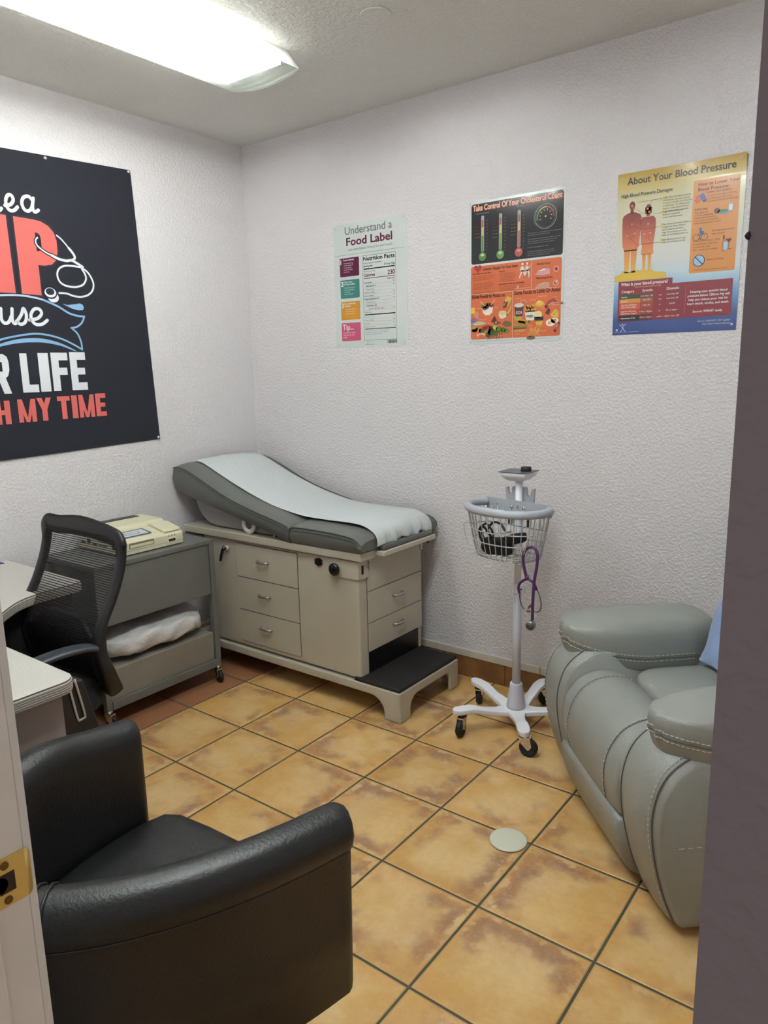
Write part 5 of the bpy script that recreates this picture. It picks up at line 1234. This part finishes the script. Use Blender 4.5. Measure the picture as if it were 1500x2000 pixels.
for za,zb,c,t,a,b,d in ((1.781,1.797,ink(50,74,48),['Normal'],'Less than 120','and','Less than 80'),(1.766,1.781,ink(206,140,60),['Elevated'],'120-129','and','Less than 80'),(1.741,1.766,ink(196,88,54),['High Blood Pressure','Hypertension Stage 1'],'130-139','or','80-89'),(1.718,1.741,ink(178,66,50),['High Blood Pressure','Hypertension Stage 2'],'140 or Higher','or','90 or higher'),(1.697,1.718,ink(40,22,32),['Hypertensive Crisis'],'180 or Higher','and/or','Higher than 120')):
    Fb.rect(2.143,2.225,za,zb,c,4); Fb.rect(2.225,2.275,za,zb,ink(*[int(v*.6+136*.4) if k==0 else int(v) for k,v in enumerate({1.781:(86,60,50),1.766:(170,92,56),1.741:(168,66,52),1.718:(156,54,50),1.697:(70,28,40)}[za])]),4)
    for i,l in enumerate(t): Fb.text(l,2.150,(za+zb)/2-.003-.0085*i+(.0045 if len(t)>1 else 0),.0050,WHT,lay=5,bold=.012)
    z_=(za+zb)/2-.003; Fb.text(a,2.250,z_,.0060,WHT,lay=6,align='C'); Fb.text(b,2.302,z_,.0055,WHT,lay=5,align='C',shear=.2); Fb.text(d,2.348,z_,.0060,WHT,lay=5,align='C')
Fb.line([(2.396,1.815),(2.396,1.712)],.0009,ink(190,130,130),4,round_=False)
for i,t in enumerate(['Keeping your systolic blood','pressure below 120mm Hg will','help you reduce your risk for','heart attack, stroke, and death.','','Source: SPRINT study']): Fb.text(t,2.478,1.786-.0145*i,.0080,WHT,lay=4,align='C',bold=.015)
W2=ink(206,214,228); Fb.line([(2.147,1.684),(2.155,1.676),(2.160,1.668),(2.152,1.655)],.0018,W2,4); Fb.line([(2.172,1.686),(2.160,1.674),(2.163,1.664),(2.171,1.655)],.0018,W2,4); Fb.ell(2.159,1.683,.003,.003,W2,4,10); Fb.line([(2.124,1.6535),(2.225,1.6535)],.0008,W2,4,round_=False)
for i,t in enumerate(['Source: AHA/ACC 2017 update','http://hyper.ahajournals.org']): Fb.text(t,2.560,1.678-.011*i,.0060,W2,lay=4,align='R',shear=.15)
tack(Fb,[(2.135,2.235),(2.565,2.238),(2.136,1.662),(2.566,1.664)])
po=Fb.build('poster'); tag(po,'yellow, white and blue poster titled About Your Blood Pressure, rightmost on the wall','poster')

# ================================================================ banner on the left wall
M_ban=pmat('banner_fabric',rgb(27,28,39),.85,bump=(420,.0006,1))
TP=[(-2.02,2.425),(-1.75,2.445),(-1.501,2.456),(-1.347,2.460),(-1.160,2.468),(-.95,2.477),(-.734,2.486)]
BT_=[(-2.02,1.165),(-1.75,1.168),(-1.501,1.174),(-1.2,1.182),(-.95,1.190),(-.681,1.198)]
def interp(P,y):
    for (a,b),(c,d) in zip(P,P[1:]):
        if a<=y<=c: return b+(d-b)*(y-a)/(c-a)
    return P[-1][1] if y>P[-1][0] else P[0][1]
def bany(y,z):
    return .006+.0022*math.sin(y*5+z*2.0)+.0003*math.sin(y*13-z*3)
Fn=Flat(lambda y,z,h: Vector((bany(y,z)+.0004*h,y,z)))
nb=Fn.mi(M_ban); vs=[]; ny,nz=40,30
for i in range(nz+1):
    f=i/nz
    for j in range(ny+1):
        g=j/ny; yr=-.681+(-.734+.681)*f; y=-2.02+(yr+2.02)*g; z=interp(BT_,y)+(interp(TP,y)-interp(BT_,y))*f
        vs.append((bany(y,z),y,z))
Fn.mb.add(vs,[(i*(ny+1)+j,i*(ny+1)+j+1,(i+1)*(ny+1)+j+1,(i+1)*(ny+1)+j) for i in range(nz) for j in range(ny)],nb,True)
CO=ink(208,98,92,.8); CW=ink(214,216,220,.8); CB=ink(128,168,204,.8); CK=ink(34,35,46,.8); LB=ink(176,190,214,.8)
K0=3
# NP, heavy condensed letters
def P_(pts,m,h=K0): Fn.poly(pts,m,h)
for m,g,h in ((CK,.008,K0-1),(CO,0,K0)):
    P_([(-1.600-g,1.872-g),(-1.515+g,1.872-g),(-1.515+g,2.20+g),(-1.600-g,2.20+g)],m,h)
    P_([(-1.48-g,1.878-g),(-1.353+g,1.878-g),(-1.359+g,2.194+g),(-1.48-g,2.194+g)],m,h)
    P_([(-1.600-g,2.20+g),(-1.515+g,2.20+g),(-1.38+g,1.878-g),(-1.44-g,1.878-g)],m,h)
    P_([(-1.53,1.878),(-1.47,1.878),(-1.47,2.10)],m,h)
    # P as two convex-ish pieces: stem and bowl ring
    P_([(-1.326-g,1.879-g),(-1.238+g,1.877-g),(-1.240+g,2.193+g),(-1.328-g,2.194+g)],m,h)
    bo=[(-1.245,2.193),(-1.210,2.190),(-1.175,2.175),(-1.152,2.150),(-1.143,2.118),(-1.143,2.070),(-1.152,2.035),(-1.175,2.013),(-1.210,2.005),(-1.245,2.005)]
    bi=[(-1.243,2.141),(-1.232,2.140),(-1.222,2.136),(-1.217,2.128),(-1.215,2.115),(-1.215,2.085),(-1.218,2.073),(-1.224,2.066),(-1.234,2.063),(-1.244,2.063)]
    for k in range(len(bo)-1): 
        if m is CO: P_([bo[k],bo[k+1],bi[k+1],bi[k]],m,h)
        else: P_([(bo[k][0]+g,bo[k][1]+(g if k<4 else -g if k>5 else 0)),(bo[k+1][0]+g,bo[k+1][1]+(g if k<4 else -g if k>5 else 0)),bi[k+1],bi[k]],m,h)
def ln(pts,w,m,h=K0,n=6): Fn.line([(p.x,p.y) for p in catmull([Vector((a,b,0)) for a,b in pts],n)],w,m,h)
# script words as round-nibbed strokes
SW=.014
def script(strokes,dx,dz,sx=1.,sz=1.,w=SW):
    for s_ in strokes: ln([(dx+a*sx,dz+b*sz) for a,b in s_],w,CW,K0)
Ee=[[( .0,.018),(.03,.026),(.046,.045),(.040,.062),(.022,.062),(.008,.042),(.008,.018),(.022,.002),(.045,.004),(.065,.020)]]
Aa=[[(.050,.050),(.036,.062),(.014,.054),(.004,.030),(.012,.006),(.030,.002),(.046,.018),(.055,.052)],[(.057,.058),(.050,.018),(.058,.002),(.075,.012)]]
Mm=[[(0,.060),(-.004,.002)],[(-.002,.036),(.014,.060),(.026,.052),(.022,.002)],[(.023,.036),(.040,.060),(.052,.050),(.048,.012),(.060,.002),(.072,.012)]]
script(Mm,-1.445,2.206); script(Ee,-1.357,2.214,.82,1.); script(Aa,-1.287,2.223,1.0,1.0)
Uu=[[(.002,.062),(.000,.020),(.012,.004),(.030,.010),(.044,.034)],[(.050,.064),(.046,.020),(.054,.004),(.068,.010)]]
Ss=[[(.0,.004),(.028,.040),(.040,.066),(.050,.040),(.042,.010),(.020,.000),(.004,.012)]]
script(Uu,-1.428,1.748,1,1.02); script(Ss,-1.368,1.750,1.0,1.02); script(Ee,-1.306,1.750,1.25,1.08)
# ribbon
ln([(-1.62,1.822),(-1.52,1.852),(-1.419,1.866),(-1.345,1.871),(-1.290,1.868),(-1.232,1.858),(-1.17,1.835),(-1.117,1.807),(-1.075,1.797),(-1.044,1.795)],.008,LB); ln([(-1.232,1.858),(-1.17,1.835),(-1.117,1.807),(-1.075,1.797),(-1.044,1.795)],.009,CB,K0+1)
ln([(-1.044,1.795),(-1.058,1.768),(-1.085,1.748),(-1.114,1.742)],.008,CB); ln([(-1.112,1.742),(-1.085,1.716),(-1.072,1.680),(-1.070,1.648)],.008,CB)
ln([(-1.070,1.646),(-1.110,1.668),(-1.160,1.690),(-1.22,1.706),(-1.285,1.712),(-1.36,1.702),(-1.44,1.684),(-1.52,1.655)],.008,CB)
tp=catmull([Vector((a,b,0)) for a,b in [(-1.50,1.640),(-1.44,1.662),(-1.37,1.678),(-1.30,1.684),(-1.24,1.681),(-1.17,1.666),(-1.10,1.638)]],5); N1=len(tp)
Fn.line([(p.x,p.y) for p in tp],[.002+.016*math.sin(PI*i/(N1-1))**.8 for i in range(N1)],CB,K0)
P_([(-1.146,1.847),(-1.120,1.843),(-1.085,1.848),(-1.060,1.853),(-1.046,1.848),(-1.041,1.835),(-1.047,1.824),(-1.070,1.822),(-1.100,1.828),(-1.125,1.838)],CB)
# drawn stethoscope
for m,dw,h in ((CK,.010,K0+1),(CW,0,K0+2)):
    ln([(-1.140,2.140),(-1.122,2.128),(-1.100,2.106),(-1.088,2.090)],.006+dw,m,h); ln([(-1.088,2.092),(-1.072,2.074),(-1.063,2.058),(-1.066,2.048),(-1.080,2.040)],.011+dw,m,h)
    ln([(-1.230,2.120),(-1.240,2.108),(-1.238,2.092),(-1.225,2.078),(-1.195,2.060),(-1.171,2.052)],.006+dw,m,h); ln([(-1.172,2.052),(-1.140,2.040),(-1.105,2.036),(-1.080,2.040),(-1.055,2.030),(-1.028,2.016)],.011+dw,m,h)
    ln([(-1.034,2.014),(-1.080,2.016),(-1.120,2.012),(-1.147,1.995),(-1.156,1.968),(-1.145,1.940),(-1.115,1.926),(-1.070,1.925),(-1.035,1.938),(-1.018,1.962),(-1.020,1.985),(-1.034,2.010),(-1.010,1.998),(-.992,1.975),(-.982,1.945),(-.990,1.915),(-1.015,1.893),(-1.050,1.883),(-1.085,1.884),(-1.120,1.893),(-1.155,1.893)],.008+dw,m,h)
Fn.ell(-1.188,1.876,.030,.026,CK,K0+3,24); Fn.ell(-1.186,1.872,.026,.022,CW,K0+4,24); Fn.ell(-1.197,1.888,.030,.024,CK,K0+5,24); Fn.ell(-1.198,1.892,.027,.021,CW,K0+6,24); Fn.ell(-1.199,1.896,.020,.015,CK,K0+7,20)
# block lettering
def quad(x0,x1,xb0,xb1,z0,z1,m): P_([(xb0,z0),(xb1,z0),(x1,z1),(x0,z1)],m)
def letter(ch,x0,x1,z0,z1,m):
    w=x1-x0; h=z1-z0; s=w*.36 if ch in 'RHYE FNOU' else w*.3
    X=lambda a:x0+w*a; Z=lambda b:z0+h*b
    def R(a,b,c,d): Fn.rect(X(a),X(b),Z(c),Z(d),m,K0)
    def Q(*p): P_([(X(a),Z(b)) for a,b in p],m)
    if ch=='L': R(0,.44,0,1); R(0,1,0,.20)
    elif ch=='I': R(0,1,0,1)
    elif ch=='F': R(0,.44,0,1); R(0,1,.80,1); R(0,.92,.42,.61)
    elif ch=='E': R(0,.44,0,1); R(0,1,.80,1); R(0,.92,.41,.59); R(0,1,0,.20)
    elif ch=='H': R(0,.38,0,1); R(.62,1,0,1); R(.3,.7,.40,.60)
    elif ch=='T': R(0,1,.80,1); R(.30,.70,0,1)
    elif ch=='M': R(0,.26,0,1); R(.74,1,0,1); Q((0,1),(.26,1),(.56,.0),(.40,.0)); Q((.74,1),(1,1),(.60,.0),(.44,.0))
    elif ch=='Y': Q((0,1),(.36,1),(.68,.42),(.36,.42)); Q((.64,1),(1,1),(.64,.42),(.36,.42)); R(.32,.68,0,.46)
    elif ch=='R':
        R(0,.38,0,1); R(0,.75,.80,1); R(0,.75,.38,.56); Q((.75,1),(.94,.93),(1,.80),(1,.60),(.92,.46),(.75,.38),(.66,.50),(.66,.85)); Q((.36,.46),(.74,.46),(1,0),(.62,0))
def word(st,spans,z0,z1,m):
    for ch,(a,b) in zip(st,spans): letter(ch,a,b,z0+ (a+1.3)*.012,z1+(a+1.3)*.03,m)
word('R',[(-1.505,-1.420)],1.460,1.630,CW)
word('LIFE',[(-1.370,-1.297),(-1.288,-1.240),(-1.228,-1.148),(-1.138,-1.060)],1.460,1.629,CW)
word('H',[(-1.500,-1.436)],1.330,1.434,CO)
word('MYTIME',[(-1.402,-1.322),(-1.316,-1.248),(-1.219,-1.158),(-1.150,-1.122),(-1.114,-1.036),(-1.028,-.974)],1.332,1.434,CO)
# hem and pins
Fn.line([(-.705,1.206),(-.742,2.478)],.0010,CK,2,round_=False)
bo_=Fn.build('wall_banner'); tag(bo_,'large dark navy fabric banner with coral and white lettering pinned to left wall','banner')
for y,z in ((-1.158,2.455),(-.745,2.476),(-.693,1.207)):
    mb=MB(); X_=bany(y,z); mb.lathe((X_,y,z),[(.001,.010),(.006,.009),(.0085,.004),(.009,.0005),(.001,.0)],14,axis=(1,0,0))
    mb.build('pin',pmat('pin_steel',(.6,.6,.6,1),.3,metal=1.),bo_)
WORLD=.16; EXPO=1.35

# ================================================================ camera, world, view
yaw,pitch,roll=[math.radians(a) for a in (37.19099872,-11.01187501,-1.21143543)]
cy,sy,cp,sp_=math.cos(yaw),math.sin(yaw),math.cos(pitch),math.sin(pitch)
F=Vector((-sy*cp,cy*cp,sp_)); R0=Vector((cy,sy,0)); U0=R0.cross(F)
Rv=R0*math.cos(roll)+U0*math.sin(roll); Uv=-R0*math.sin(roll)+U0*math.cos(roll)
cam=bpy.data.cameras.new('camera'); co=bpy.data.objects.new('camera',cam); COL.objects.link(co)
mw=Matrix((Rv,Uv,-F)).transposed().to_4x4(); mw.translation=Vector((3.21034272,-3.00348548,1.52437452)); co.matrix_world=mw
cam.sensor_fit='VERTICAL'; cam.sensor_height=36; cam.lens=1426.44/2000*36; cam.clip_start=.02
cam.dof.use_dof=False
sc.camera=co
w=bpy.data.worlds.new('hall_ambient'); sc.world=w; w.use_nodes=True
w.node_tree.nodes['Background'].inputs[0].default_value=(.95,.93,.95,1); w.node_tree.nodes['Background'].inputs[1].default_value=WORLD
sc.view_settings.view_transform='Standard'; sc.view_settings.look='None'; sc.view_settings.gamma=1; sc.view_settings.use_curve_mapping=False
sc.view_settings.exposure=EXPO
